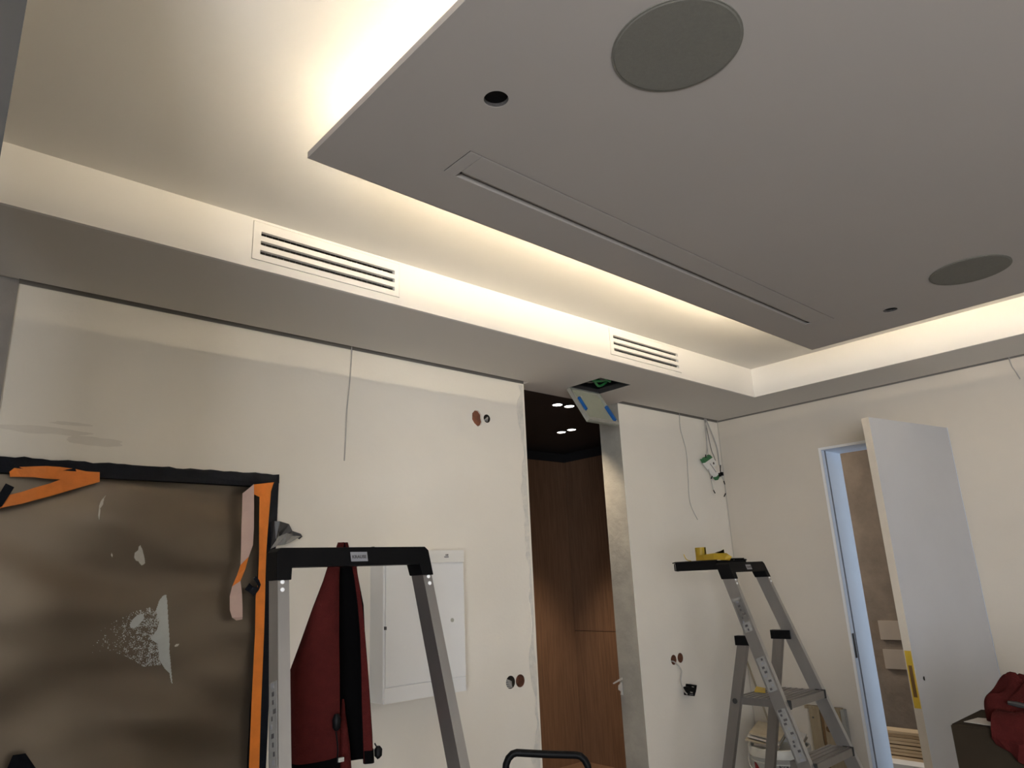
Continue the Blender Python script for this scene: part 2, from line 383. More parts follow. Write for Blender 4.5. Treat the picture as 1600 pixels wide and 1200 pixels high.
area('next_room_lamp', (5.85, 4.3, 2.5), (math.radians(-60), 0, 0), 0.4, 0.4, 18.0, (1.0, 0.86, 0.70))
tag(obj('wall_board', box(6.53, 6.55, 2.0, 2.667, 0.978, 1.130), 'tilewhite', bevel=0.002), 'upper beige board on the rough wall seen through doorway', 'board', 'beige boards on the rough wall')
tag(obj('wall_board', box(6.53, 6.55, 2.0, 2.668, 0.748, 0.900), 'tilewhite', bevel=0.002), 'lower beige board on the rough wall seen through doorway', 'board', 'beige boards on the rough wall')
tag(obj('foam_block', box(6.05, 6.42, 1.6, 3.0, 0.0, 0.135), 'foam', bevel=0.004), 'white foam block under the stacked planks', 'block')
z = 0.135; names = ['lowest', 'second lowest', 'third from the bottom of', 'fourth from the bottom of', 'middle', 'third from the top of', 'second from the top of', 'topmost']
for k in range(8):
    h = 0.020; dx = random.uniform(-0.012, 0.012)
    tag(obj('plank', box(6.20 + dx, 6.34 + dx, 1.55 + random.uniform(-.03, .03), 2.98, z, z + h), 'pine', bevel=0.002),
        'pale pine plank, %s in the stack behind the doorway' % names[k].replace(' of', ''), 'plank', 'stacked pine planks')
    z += h + (0.009 if k in (0, 2, 3) else 0.0035)
    if k in (0, 2, 3): pass

# open door, jamb and leaf
d1 = thing('door_1', 'white door leaf standing open on the right wall', 'door', (XW, OY0, 0), kind='structure')
obj('jamb', box(XW + 0.004, XW + RT, OY1 - 0.012, OY1, 0, OZ), 'jamb', d1)
obj('jamb', box(XW + 0.004, XW + RT, OY0, OY0 + 0.012, 0, OZ), 'jamb', d1)
obj('jamb_head', box(XW + 0.004, XW + RT, OY0 + 0.012, OY1 - 0.012, OZ - 0.012, OZ), 'jamb', d1)
obj('frame_profile', box(XW - 0.004, XW + 0.004, OY1 - 0.012, OY1 + 0.006, 0, OZ + 0.006), 'white', d1)
obj('frame_profile', box(XW - 0.004, XW + 0.004, OY0 + 0.03, OY1 - 0.012, OZ - 0.012, OZ + 0.006), 'white', d1)
obj('door_seal', box(XW + 0.050, XW + 0.060, OY1 - 0.018, OY1 - 0.012, 0, OZ - 0.012), 'jambdark', d1)
obj('strike_plate', box(XW + 0.012, XW + 0.040, OY1 - 0.0145, OY1 - 0.012, 0.98, 1.14), 'steel', d1)
hinge = Vector((XW - 0.004, OY0 + 0.002, 0)); free = Vector((4.310, 1.610, 0)); la = (free - hinge).normalized(); ln = Vector((la.y, -la.x, 0)); ln = ln if ln.y > 0 else -ln
def leafbox(u0, u1, n0, n1, z0, z1, bm=None):
    q = []
    for z in (z0, z1):
        for u, n in ((u0, n0), (u1, n0), (u1, n1), (u0, n1)): q.append(hinge + la * u + ln * n + Vector((0, 0, z)))
    bm = hexa(bm or B(), q); bmesh.ops.recalc_face_normals(bm, faces=bm.faces); return bm
LW = (free - hinge).length
leaf = obj('leaf', leafbox(0, LW - 0.001, 0, 0.045, 0.008, 2.438), 'door', d1)
obj('leaf_edge', leafbox(LW - 0.001, LW, 0, 0.045, 0.008, 2.438), 'dooredge', d1)
hp = hinge + la * (LW - 0.072)
obj('lock_hole', lathe([(0.011, 0), (0.011, -0.0012)], (hp.x, hp.y, 0.989), 'y', 16), 'blackplastic', leaf)
obj('yellow_tape_strip', leafbox(LW, LW + 0.0008, 0.004, 0.040, 0.845, 1.135), 'yellow', d1)
obj('latch_plate', leafbox(LW + 0.0008, LW + 0.0016, 0.012, 0.032, 0.90, 1.06), 'brownstrip', d1)

# ------------------------------------------------------------------ taped, covered door on the main wall
d2 = thing('door_2', 'door covered in brown film with navy taped frame', 'door', ((FR0 + FR1) / 2, YW, 0), kind='structure')
FW = 0.052
obj('frame_post', box(FR1 - 0.060, FR1, YW - 0.022, YW + 0.055, 0, FZ), 'navy', d2, bevel=0.004)
obj('frame_post', box(FR0, FR0 + 0.06, YW - 0.022, YW + 0.055, 0, FZ), 'navy', d2, bevel=0.004)
obj('frame_head', box(FR0 + 0.06, FR1 - 0.060, YW - 0.022, YW + 0.055, FZ - FW, FZ), 'navy', d2, bevel=0.004)
# loose wrinkled edge of navy tape along the head
def head_tape():
    rows = []
    n = 60
    for i in range(n + 1):
        x = FR0 + (FR1 - FR0) * i / n
        j = noise.noise(Vector((x * 9, 1, 0)))
        rows.append(((x, YW - 0.0255 - 0.003 * j, FZ - 0.034 + 0.004 * noise.noise(Vector((x * 14, 3, 0)))), (x, YW - 0.0235, FZ + 0.006 + 0.008 * noise.noise(Vector((x * 22, 8, 0))))))
    return ribbon(rows, (0, 0.001, 0))
obj('navy_tape', head_tape(), 'navy', d2)
FYB = YW + 0.022
def film_y(x, z):
    a = noise.noise(Vector((x * 1.6 + 0.3, 0.0, z * 4.6))); b = noise.noise(Vector((x * 3.0, 7.0, z * 8.0 + x * 1.5)))
    return FYB - 0.022 * a - 0.010 * b
def film():
    bm = B(); nx, nz = 60, 90; x0, x1, z0, z1 = FR0 + 0.06, FR1 - 0.06, 0.01, FZ - FW
    g = [[bm.verts.new((x0 + (x1 - x0) * i / nx, film_y(x0 + (x1 - x0) * i / nx, z0 + (z1 - z0) * j / nz), z0 + (z1 - z0) * j / nz)) for i in range(nx + 1)] for j in range(nz + 1)]
    for j in range(nz):
        for i in range(nx): bm.faces.new((g[j][i], g[j][i + 1], g[j + 1][i + 1], g[j + 1][i]))
    ge = bmesh.ops.extrude_face_region(bm, geom=list(bm.faces)); 
    for v in [v for v in ge['geom'] if isinstance(v, bmesh.types.BMVert)]: v.co.y = YW + 0.056
    bmesh.ops.recalc_face_normals(bm, faces=bm.faces)
    return bm
flm = obj('film_cover', film(), 'film', d2, smooth=True)
def inside(p, poly):
    c = False; j = len(poly) - 1
    for i in range(len(poly)):
        (xi, yi), (xj, yj) = poly[i], poly[j]
        if (yi > p[1]) != (yj > p[1]) and p[0] < (xj - xi) * (p[1] - yi) / (yj - yi) + xi: c = not c
        j = i
    return c
def patch(name, pxpoly, m, fade=None, step=0.0022, par=None):
    poly = [(q.x, q.z) for q in (on_y(a, b, FYB - 0.004) for a, b in pxpoly)]
    bm = B(); vs_ = {}
    x0, x1 = min(p[0] for p in poly), max(p[0] for p in poly); z0, z1 = min(p[1] for p in poly), max(p[1] for p in poly)
    for i in range(int((x1 - x0) / step) + 1):
        for j in range(int((z1 - z0) / step) + 1):
            cx, cz = x0 + (i + .5) * step, z0 + (j + .5) * step
            if not inside((cx, cz), poly): continue
            if fade and not fade(cx, cz, (cx - x0) / (x1 - x0), (cz - z0) / (z1 - z0)): continue
            q = []
            for a, b in ((0, 0), (1, 0), (1, 1), (0, 1)):
                k = (i + a, j + b)
                if k not in vs_:
                    x, z = x0 + k[0] * step, z0 + k[1] * step
                    vs_[k] = bm.verts.new((x, film_y(x, z) - 0.0022, z))
                q.append(vs_[k])
            bm.faces.new(q)
    return obj(name, bm, m, par or d2)
T = lambda L, x, y, s: [(x + a / s, y + b / s) for a, b in L]
o = patch('scraped_patch', T([(875, 125), (884, 190), (890, 380), (900, 600), (900, 720), (915, 840), (935, 1060), (922, 1040), (905, 950), (850, 890), (800, 810), (780, 640), (705, 590), (770, 500), (800, 400), (762, 300), (800, 190), (840, 140)], 130, 910, 6.667), 'chipgrey'); o['label'] = 'pale grey torn patch on brown film'
patch('scraped_patch', T([(490, 440), (520, 390), (570, 340), (640, 325), (640, 380), (590, 440), (540, 480), (500, 475)], 130, 910, 6.667), 'chipgrey')
def scuff(cx, cz, u, v):
    d = noise.noise(Vector((cx * 60, 0, cz * 60))) * 0.5 + noise.noise(Vector((cx * 260, 4, cz * 260))) * 0.9
    return d > 0.62 - 0.62 * u
o = patch('scuff_specks', T([(80, 560), (480, 320), (700, 260), (800, 330), (790, 620), (820, 860), (640, 880), (430, 760), (250, 700), (120, 800), (90, 780)], 130, 910, 6.667), 'chipgrey', scuff, 0.0016); o['kind'] = 'stuff'
o = patch('plaster_splash', T([(848, 955), (880, 1020), (910, 1120), (925, 1200), (880, 1230), (850, 1200), (830, 1170), (800, 1165), (775, 1120), (780, 1060), (825, 1020), (830, 980)], 120, 740, 8.572), 'plasterchip'); o['label'] = 'white plaster splash on brown film'
patch('plaster_splash', T([(385, 290), (360, 330), (340, 420), (305, 470), (300, 560), (290, 620), (275, 590), (290, 430), (320, 360)], 120, 740, 8.572), 'plasterchip', step=0.0015)
patch('plaster_splash', T([(470, 1060), (485, 1090), (480, 1120), (462, 1090)], 120, 740, 8.572), 'plasterchip', step=0.001)
patch('plaster_splash', T([(950, 660), (970, 640), (1000, 640), (985, 665), (955, 670)], 130, 910, 6.667), 'plasterchip', step=0.001)
# tapes: px pairs on a plane y
def tape(name, pairs, y, m, thick=0.0008, wob=0.004):
    rows = []
    for i, (a, b) in enumerate(pairs):
        yy = y + wob * math.sin(i * 1.7)
        rows.append((on_y(*a, yy), on_y(*b, yy - wob * 0.5)))
    return obj(name, ribbon(rows, (0, thick, 0)), m, d2)
S = lambda a, b: (0 + a / 8.889, 700 + b / 8.889)
yt = YW - 0.030
tape('orange_tape', [(S(140, 400), S(130, 330)), (S(300, 402), S(215, 265)), (S(460, 405), S(470, 255)), (S(640, 425), S(640, 250)), (S(800, 435), S(830, 262)), (S(1000, 450), S(1040, 290)), (S(1200, 500), S(1200, 325)), (S(1385, 470), S(1385, 335))], yt + 0.004, 'orange')
tape('orange_tape', [(S(-60, 880), S(-60, 760)), (S(20, 830), S(130, 650)), (S(300, 775), S(300, 610)), (S(500, 720), S(500, 545)), (S(700, 668), S(700, 490)), (S(880, 615), S(830, 440)), (S(1100, 550), S(1030, 430)), (S(1385, 470), S(1290, 420))], yt, 'orange')
tape('navy_tape', [(S(-150, 900), S(-240, 830)), (S(30, 810), S(-70, 730)), (S(200, 545), S(80, 490))], yt - 0.006, 'navy')
S2 = lambda a, b: (340 + a / 4.615, 730 + b / 4.615)
tape('orange_tape', [(S2(262, 195), S2(405, 108)), (S2(303, 215), S2(385, 175)), (S2(300, 400), S2(368, 380)), (S2(300, 620), S2(352, 600)), (S2(292, 820), S2(345, 800)), (S2(275, 930), S2(343, 930)), (S2(270, 1200), S2(335, 1200)), ((393, 1100), (408, 1100)), ((389, 1200), (405, 1200)), ((383, 1330), (400, 1330))], yt + 0.002, 'orange', wob=0.002)
tape('orange_tape', [(S2(180, 190), S2(262, 125)), (S2(262, 200), S2(300, 120)), (S2(380, 165), S2(408, 108))], yt + 0.004, 'orange', wob=0.002)
o = tape('loose_tape', [(S2(180, 190), S2(262, 122)), (S2(176, 330), S2(263, 300)), (S2(172, 450), S2(262, 440)), (S2(170, 560), S2(255, 560)), (S2(165, 705), S2(225, 645))], yt - 0.018, 'pink', wob=0.005); o['label'] = 'pale pink back of peeled tape'
tape('loose_tape', [(S2(165, 705), S2(225, 645)), (S2(140, 780), S2(200, 735)), (S2(105, 860), S2(165, 820))], yt - 0.020, 'orange', wob=0.003)
tape('loose_tape', [(S2(105, 860), S2(165, 820)), (S2(88, 930), S2(176, 910)), (S2(88, 1030), S2(180, 1010)), (S2(105, 1085), S2(180, 1080)), (S2(135, 1105), S2(178, 1098))], yt - 0.022, 'pink', wob=0.004)
tape('navy_tape', [(S2(195, 882), S2(230, 835)), (S2(225, 900), S2(255, 862)), (S2(262, 930), S2(290, 865)), (S2(298, 885), S2(312, 848)), (S2(285, 840), S2(300, 815)), (S2(258, 805), S2(278, 785))], yt - 0.010, 'navy', wob=0.004)
tape('navy_tape', [((20, 1180), (40, 1177)), ((5, 1215), (56, 1200)), ((0, 1260), (70, 1250))], yt - 0.004, 'navy')
# crumpled tape bunch on the frame post
def crumple(seed, c, pts, amp):
    random.seed(seed); rows = []
    for i, (a, b) in enumerate(pts):
        rows.append((on_y(*S2(*a), c + amp * math.sin(i * 2.3 + seed)), on_y(*S2(*b), c + amp * math.cos(i * 1.9))))
    return ribbon(rows, (0, 0.001, 0))
ct = obj('crumpled_tape', crumple(1, YW - 0.045, [((385, 580), (385, 400)), ((420, 520), (410, 388)), ((440, 470), (450, 390)), ((445, 510), (515, 410)), ((505, 490), (540, 460)), ((545, 495), (600, 480)), ((590, 520), (612, 500))], 0.022), 'foil', d2); ct['label'] = 'crumpled dark tape bunch'
obj('tape_fold', crumple(3, YW - 0.055, [((380, 590), (430, 520)), ((425, 570), (440, 500)), ((430, 565), (500, 475)), ((480, 560), (545, 490)), ((530, 540), (600, 500))], 0.012), 'foilgrey', ct)

# ================================================================== FLOATING CEILING PANEL
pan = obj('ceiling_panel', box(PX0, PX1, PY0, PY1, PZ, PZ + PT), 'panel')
tag(pan, 'large flat ceiling panel floating below the lit recess', 'ceiling panel')
DL = [(1.022, 1.132), (3.517, 1.124)]; SP = [(1.232, 0.732), (3.303, 0.722)]
SX0, SX1, SY0, SY1 = 1.108, 3.402, 1.345, 1.4745
cut(pan, [lathe([(0.0315, -0.05), (0.0315, 0.05)], (x, y, PZ), 'z', 32) for x, y in DL] + [box(SX0, SX1, SY0, SY1, PZ - 0.05, PZ + 0.05)])
for i, (x, y) in enumerate(DL):
    t = thing('downlight_hole', ['dark round downlight hole near the big speaker', 'dark round downlight hole near the panel corner'][i], 'light hole', (x, y, PZ), group='empty downlight holes in the ceiling panel')
    obj('can', lathe([(0.0315, 0.0), (0.0315, 0.09), (0.0, 0.09)], (x, y, PZ + 0.001), 'z', 32), 'black', t)
    c = t.children[0].data
    bm = B(); bm.from_mesh(c); bm.faces.ensure_lookup_table()
    bmesh.ops.delete(bm, geom=[f for f in bm.faces if abs(f.normal.z) > 0.9 and f.calc_center_median().z < 0.01], context='FACES_ONLY'); bm.to_mesh(c); bm.free()
    obj('baffle', lathe([(0.0314, 0.012), (0.026, 0.020), (0.026, 0.024), (0.0314, 0.024)], (x, y, PZ), 'z', 32), 'blackplastic', t)
for i, (x, y) in enumerate(SP):
    t = thing('ceiling_speaker', ['large round grey speaker grille in the ceiling panel, near the camera', 'round grey speaker grille in the ceiling panel, far right'][i], 'speaker', (x, y, PZ), group='round speakers in the ceiling panel')
    obj('grille', lathe([(0.1465, 0), (0.1465, -0.003), (0.143, -0.0045)], (x, y, PZ), 'z', 64), 'speaker', t)
    obj('rim', lathe([(0.150, 0), (0.150, -0.003), (0.1465, -0.003), (0.1465, 0)], (x, y, PZ), 'z', 64), 'speaker', t)
t = thing('slot_diffuser', 'long slim air slot with cover plate in the ceiling panel', 'air diffuser', (2.25, 1.41, PZ))
g = 0.0050
obj('cover_plate', box(SX0 + 0.046, SX1 - 0.040, SY0 + g, 1.446, PZ, PZ + 0.004), 'panel', t)
obj('end_plate', box(SX0 + g, SX0 + 0.0445, SY0 + g, SY1, PZ, PZ + 0.004), 'panel', t)
obj('end_plate', box(SX1 - 0.0385, SX1 - 0.0012, SY0 + g, SY1, PZ, PZ + 0.004), 'panel', t)
bm = B()
hexa(bm, [(SX0 + 0.06, 1.452, PZ + 0.004), (SX1 - 0.06, 1.452, PZ + 0.004), (SX1 - 0.06, 1.464, PZ + 0.010), (SX0 + 0.06, 1.464, PZ + 0.010), (SX0 + 0.06, 1.452, PZ + 0.006), (SX1 - 0.06, 1.452, PZ + 0.006), (SX1 - 0.06, 1.464, PZ + 0.012), (SX0 + 0.06, 1.464, PZ + 0.012)])
obj('blade', bm, 'panel', t)
bm = box(SX0, SX1, SY0, SY1, PZ + 0.016, PZ + 0.05); box(SX0, SX1, SY0, 1.446, PZ + 0.0045, PZ + 0.0155, bm)
obj('plenum', bm, 'ledge', t)
# strip lights on top of the panel
def strip(x0, x1, y0, y1, label):
    t = thing('led_strip', label, 'strip light', ((x0 + x1) / 2, (y0 + y1) / 2, PZ + PT), group='hidden strip lights on top of the ceiling panel')
    obj('profile', box(x0, x1, y0, y1, PZ + PT, PZ + PT + 0.0085), 'alu', t)
    e = 0.0014
    if x1 - x0 > y1 - y0: lips = ((x0, x1, y0, y0 + e), (x0, x1, y1 - e, y1))
    else: lips = ((x0, x0 + e, y0, y1), (x1 - e, x1, y0, y1))
    for a in lips: obj('profile_lip', box(*a, PZ + PT + 0.0085, PZ + PT + 0.0115), 'alu', t)
    e += 0.0002
    obj('diffuser', box(x0 + e, x1 - e, y0 + e, y1 - e, PZ + PT + 0.0085, PZ + PT + 0.0125), 'led', t)
sb = 0.125
strip(PX0 + 0.26, PX1 - 0.20, PY1 - sb - 0.012, PY1 - sb, 'warm strip light above the front edge of the ceiling panel')
strip(PX0 + 0.300, PX0 + 0.312, PY0 + 0.3, PY1 - 0.64, 'warm strip light above the left edge of the ceiling panel')
strip(PX1 - 0.202, PX1 - 0.190, PY0 + 0.3, PY1 - 0.20, 'warm strip light above the right edge of the ceiling panel')

# ------------------------------------------------------------------ air grilles in the fascia
def grille(g, label, open_):
    x0, x1, z0, z1 = g; t = thing('air_grille', label, 'air grille', ((x0 + x1) / 2, YF, z0), group='white slotted air grilles in the fascia')
    y0, y1 = YF - 0.0015, YF + 0.0145; ex = 0.031
    rows = [(z1 - 0.0555, z1 - 0.0375), (z1 - 0.095, z1 - 0.077), (z1 - 0.1345, z1 - 0.1165)]
    obj('frame_side', box(x0, x0 + ex, y0, y1, z0, z1), 'ceil', t); obj('frame_side', box(x1 - 0.024, x1, y0, y1, z0, z1), 'ceil', t)
    edges = [z0] + [v for r in reversed(rows) for v in r] + [z1]
    for k in range(0, 8, 2):
        obj('slat' if 0 < k < 6 else 'frame_rail', box(x0 + ex, x1 - 0.024, y0, y1, edges[k], edges[k + 1]), 'ceil', t)
    # duct behind
    bm = B(); box(x0, x1, YF + 0.13, YF + 0.135, z0, z1, bm); box(x0, x1, YF + 0.0165, YF + 0.13, z0 - 0.002, z0, bm); box(x0, x1, YF + 0.0165, YF + 0.13, z1, z1 + 0.002, bm)
    obj('duct', bm, 'grilledark', t)
    bm = B(); n = 24
    for i in range(n):
        xx = x0 + ex + 0.01 + i * (x1 - x0 - ex - 0.045) / (n - 1); hexa(bm, [(xx, y1 + 0.030, z0 + 0.006), (xx + 0.002, y1 + 0.030, z0 + 0.006), (xx + 0.014, y1 + 0.055, z0 + 0.006), (xx + 0.012, y1 + 0.055, z0 + 0.006), (xx, y1 + 0.030, z1 - 0.006), (xx + 0.002, y1 + 0.030, z1 - 0.006), (xx + 0.014, y1 + 0.055, z1 - 0.006), (xx + 0.012, y1 + 0.055, z1 - 0.006)])
    o = obj('rear_vanes', bm, 'vane', t); o['kind'] = 'stuff'
    for k, (a, b) in enumerate(rows):
        m_ = (a + b) / 2; tilt = open_[k]; lo = 0.0110 if tilt < 0.2 else 0.002
        dz = 0.0085 * math.sin(tilt); dy = 0.0085 * math.cos(tilt)
        obj('louvre', bar((x0 + ex + 0.002, y1 + 0.010, m_ - lo), (x1 - 0.026, y1 + 0.010, m_ - lo), (0, math.cos(tilt), math.sin(tilt)), 0.017, 0.0016), 'ceil', t)
grille(G1, 'left slotted white air grille in the fascia', (0.15, 0.15, 0.15))
grille(G2, 'right slotted white air grille in the fascia, near room corner', (0.55, 1.25, 0.1))

# ------------------------------------------------------------------ access hatch
t = thing('access_hatch', 'open ceiling hatch with hanging leaf above the passage', 'hatch', ((HX0 + HX1) / 2, HY1, SOF))
e = 0.012
for a in ((HX0, HX0 + 0.004, HY0, HY1), (HX1 - 0.004, HX1, HY0, HY1), (HX0, HX1, HY0, HY0 + 0.004), (HX0, HX1, HY1 - 0.004, HY1)):
    obj('frame', box(*a, SOF + 0.0005, SOF + 0.035), 'ledge', t)
obj('shaft', box(HX0 - 0.05, HX1 + 0.05, HY0 - 0.05, HY1 + 0.02, SOF + 0.19, SOF + 0.20), 'black', t)
for a in ((HX0 - .06, HX0 - .05, HY0 - .05, HY1 + .02), (HX1 + .05, HX1 + .06, HY0 - .05, HY1 + .02), (HX0 - .05, HX1 + .05, HY0 - .06, HY0 - .05), (HX0 - .05, HX1 + .05, HY1 + .02, HY1 + .03)):
    obj('shaft_side', box(*a, SOF + 0.031, SOF + 0.19), 'black', t)
hp0 = Vector((0, HY1 - 0.004, SOF - 0.002)); hp1 = Vector((0, 2.905, 2.556)); hv = (hp1 - hp0).normalized(); hn = Vector((0, hv.z, -hv.y)); hl = 0.290
hn = hn if hn.y < 0 else -hn
def hbox(x0, x1, u0, u1, n0, n1):
    q = []
    for n_ in (n0, n1):
        for x, u in ((x0, u0), (x1, u0), (x1, u1), (x0, u1)): q.append(Vector((x, 0, 0)) + hp0 + hv * u + hn * n_)
    bm = hexa(B(), q); bmesh.ops.recalc_face_normals(bm, faces=bm.faces); return bm
lf = obj('leaf', hbox(HX0 + .006, HX1 - .006, 0, hl, -0.0125, 0), 'gypsum', t)
for a in ((HX0 + .002, HX0 + .016, 0, hl), (HX1 - .016, HX1 - .002, 0, hl), (HX0 + .016, HX1 - .016, 0, 0.012), (HX0 + .016, HX1 - .016, hl - 0.022, hl)):
    obj('leaf_rail', hbox(*a, -0.0135, 0.014), 'galv', lf)
for x, u0, u1 in ((HX0 + 0.028, 0.09, 0.20), (HX1 - 0.030, 0.13, 0.26)):
    obj('clip', hbox(x, x + 0.016, u0, u1, 0.001, 0.022), 'blue', lf, bevel=0.003)
obj('screw', hbox(HX0 + 0.085, HX0 + 0.097, 0.055, 0.065, 0, 0.004), 'galv', lf)
random.seed(5)
for k in range(7):
    pts = spline([(HX0 - 0.01 + random.uniform(0, .04), HY0 + random.uniform(.02, .25), SOF + random.uniform(.05, .12)), ((HX0 + HX1) / 2 + random.uniform(-.06, .06), (HY0 + HY1) / 2 + random.uniform(-.1, .1), SOF + random.uniform(.02, .06)), (HX1 + 0.01, HY0 + random.uniform(.05, .25), SOF + random.uniform(.06, .14))], 8)
    obj('cable', tube(pts, 0.009 if k < 4 else 0.005, 6), 'greencable' if k < 5 else 'wiredark', t, smooth=True)

# ================================================================== THINGS ON THE WALLS
# white distribution cabinet
cx0, cx1, cyf, cz0, cz1 = 1.866, 2.350, 3.027, 1.076, 1.764
t = thing('fuse_cabinet', 'white wall cabinet behind the foreground ladder', 'cabinet', ((cx0 + cx1) / 2, YW, cz0))
obj('body', box(cx0, cx1, cyf, YW, cz0, cz1), 'white', t, bevel=0.002)
dr = obj('door', box(cx0 + 0.010, cx1 - 0.004, cyf - 0.010, cyf, cz0 + 0.072, 1.697), 'white', t, bevel=0.0015)
obj('top_strip', box(cx0 + 0.004, cx1, cyf - 0.012, cyf, 1.702, cz1), 'whitematt', t, bevel=0.001)
obj('bottom_strip', box(cx0 + 0.006, cx1 - 0.002, cyf - 0.006, cyf, cz0, cz0 + 0.068), 'white', t, bevel=0.001)
obj('lock', lathe([(0.010, 0), (0.010, -0.003), (0.005, -0.003), (0.005, -0.001)], (2.266, cyf - 0.010, 1.418), 'y', 20), 'galv', dr)
obj('hinge', box(cx0 + 0.006, cx0 + 0.013, cyf - 0.013, cyf - 0.0, 1.40, 1.415), 'steel', dr)
pl = obj('maker_plate', box(2.222, 2.250, cyf - 0.0128, cyf - 0.012, 1.727, 1.733), 'label', t)
mt = Matrix.Translation((2.238, cyf - 0.0131, 1.7395)) @ Matrix.Rotation(math.pi / 2, 4, 'X')
text('lettering', 'ABB', 0.011, mt, 'ink', t)
# cable stub above the cabinet
t = thing('wall_bracket', 'small torn cardboard scrap above the white cabinet', 'scrap', (1.872, YW, 1.766))
obj('scrap_piece', prism([(1.868, YW - 0.03, 1.766), (1.885, YW - 0.03, 1.766), (1.885, YW - 0.03, 1.776), (1.874, YW - 0.03, 1.786), (1.868, YW - 0.03, 1.790)], (0, 0.03, 0)), 'wiredark', t)
obj('scrap_piece', prism([(1.885, YW - 0.02, 1.766), (1.915, YW - 0.02, 1.766), (1.912, YW - 0.02, 1.778), (1.888, YW - 0.02, 1.782)], (0, 0.02, 0)), 'whitematt', t)

# open back boxes in the walls
def cup(x, z, r, label, m='brick', d=0.05, name='back_box'):
    t = thing(name, label, 'wall box', (x, YW, z), group='open round wall boxes')
    bm = B(); seg = 24; r -= 0.0008
    a = [bm.verts.new((x + r * math.cos(2 * math.pi * k / seg), YW + 0.001, z + r * math.sin(2 * math.pi * k / seg))) for k in range(seg)]
    b = [bm.verts.new((x + r * math.cos(2 * math.pi * k / seg), YW + d, z + r * math.sin(2 * math.pi * k / seg))) for k in range(seg)]
    for k in range(seg): bm.faces.new((a[k], b[k], b[(k + 1) % seg], a[(k + 1) % seg]))
    bm.faces.new(b)
    obj('shell', bm, m, t); return t
t = thing('wall_hole', 'ragged brick coloured hole near the passage top', 'hole', (2.573, YW, 2.532))
obj('brick_back', prism([(2.573 + a * .97, YW + 0.009, 2.532 + b * .97) for a, b in HOLE_A], (0, 0.04, 0)), 'brick', t)
t = cup(2.651, 2.537, 0.026, 'small dark wall box with white cables beside the ragged hole', 'darkbox')
for k in range(3):
    obj('cable', tube(spline([(2.640 + .01 * k, YW + 0.045, 2.52), (2.648 + .006 * k, YW + 0.005, 2.535 + .006 * k), (2.665, YW + 0.02, 2.545 - .01 * k)], 5), 0.004, 6), 'wire', t, smooth=True)
t = cup(2.755, 1.058, 0.034, 'left wall box with grey cables, left of the passage', 'darkbox')
for k in range(5):
    obj('cable', tube(spline([(2.728, YW + 0.045, 1.078 - .012 * k), (2.745 + .004 * k, YW + 0.006, 1.068 - .009 * k), (2.778, YW + 0.02, 1.056 - .006 * k)], 5), 0.0042, 6), 'wire', t, smooth=True)
cup(2.827, 1.057, 0.034, 'empty brown wall box right beside the passage edge', 'brick')
t = cup(4.256, 1.023, 0.033, 'left brown wall box with grey cable coming out', 'brick')
cup(4.334, 1.028, 0.033, 'empty brown wall box above the dangling socket', 'brick')
# socket hanging on its cable
t = thing('dangling_socket', 'black socket insert hanging on a grey cable', 'socket', (4.43, YW, 0.77))
S3 = lambda a, b, y=YW - 0.012: on_y(1035 + a / 14.11, 1010 + b / 14.11, y)
obj('cable', tube(spline([(4.25, YW + 0.03, 1.012), S3(235, 330, YW - 0.006), S3(310, 385), S3(415, 530, YW - 0.03), S3(400, 760, YW - 0.03), S3(480, 980, YW - 0.03), S3(590, 1085, YW - 0.03)], 6), 0.0045, 8), 'wire', t, smooth=True)
obj('body', prism([S3(*q, YW - 0.040) for q in ((610, 830), (765, 855), (745, 985), (715, 1098), (570, 1080), (570, 990), (540, 950), (560, 895), (605, 890))], (0, 0.036, 0)), 'blackplastic', t, bevel=0.002)
obj('terminal', prism([S3(*q, YW - 0.044) for q in ((625, 1000), (670, 1010), (665, 1030), (625, 1020))], (0, 0.004, 0)), 'galv', t)
obj('terminal', prism([S3(*q, YW - 0.044) for q in ((660, 880), (700, 890), (690, 905), (660, 895))], (0, 0.004, 0)), 'galv', t)
obj('terminal', prism([S3(*q, YW - 0.044) for q in ((610, 1050), (680, 1055), (680, 1068), (610, 1065))], (0, 0.004, 0)), 'label', t)
# cables from the shadow gap
def cable(name, label, pts, r=0.0032, m='wire'):
    return tag(obj(name, tube(spline(pts, 6), r, 6), m, smooth=True), label, 'cable', 'thin cables hanging from the ceiling edge')
yw = YW - 0.006
cable('hanging_cable', 'thin white cable hanging left above the cabinet', [(1.734, YW - 0.012, SOF + 0.012), on_y(549, 560, yw), on_y(546, 600, yw), on_y(542, 640, yw), on_y(540, 680, yw), on_y(538, 720, yw)])
cable('hanging_cable', 'thin white cable hanging right of the passage', [(4.630, YW - 0.012, SOF + 0.012), on_y(1063, 670, yw), on_y(1072, 705, yw), on_y(1075, 745, yw), on_y(1078, 785, yw), on_y(1090, 812, yw)])
cable('hanging_cable', 'short wire hanging at top of the right wall', [(XW - 0.01, 1.034, SOF + 0.012), on_x(1581, 572, XW - 0.004), on_x(1588, 582, XW - 0.006), on_x(1594, 592, XW - 0.006)], 0.0035)
cable('hanging_cable', 'long thin cable running down the room corner', [(XW - 0.02, YW - 0.02, SOF + 0.01), (XW - 0.012, YW - 0.012, 2.3), (XW - 0.014, YW - 0.012, 1.6), (XW - 0.012, YW - 0.014, 0.9), (XW - 0.02, YW - 0.02, 0.15)], 0.0022)
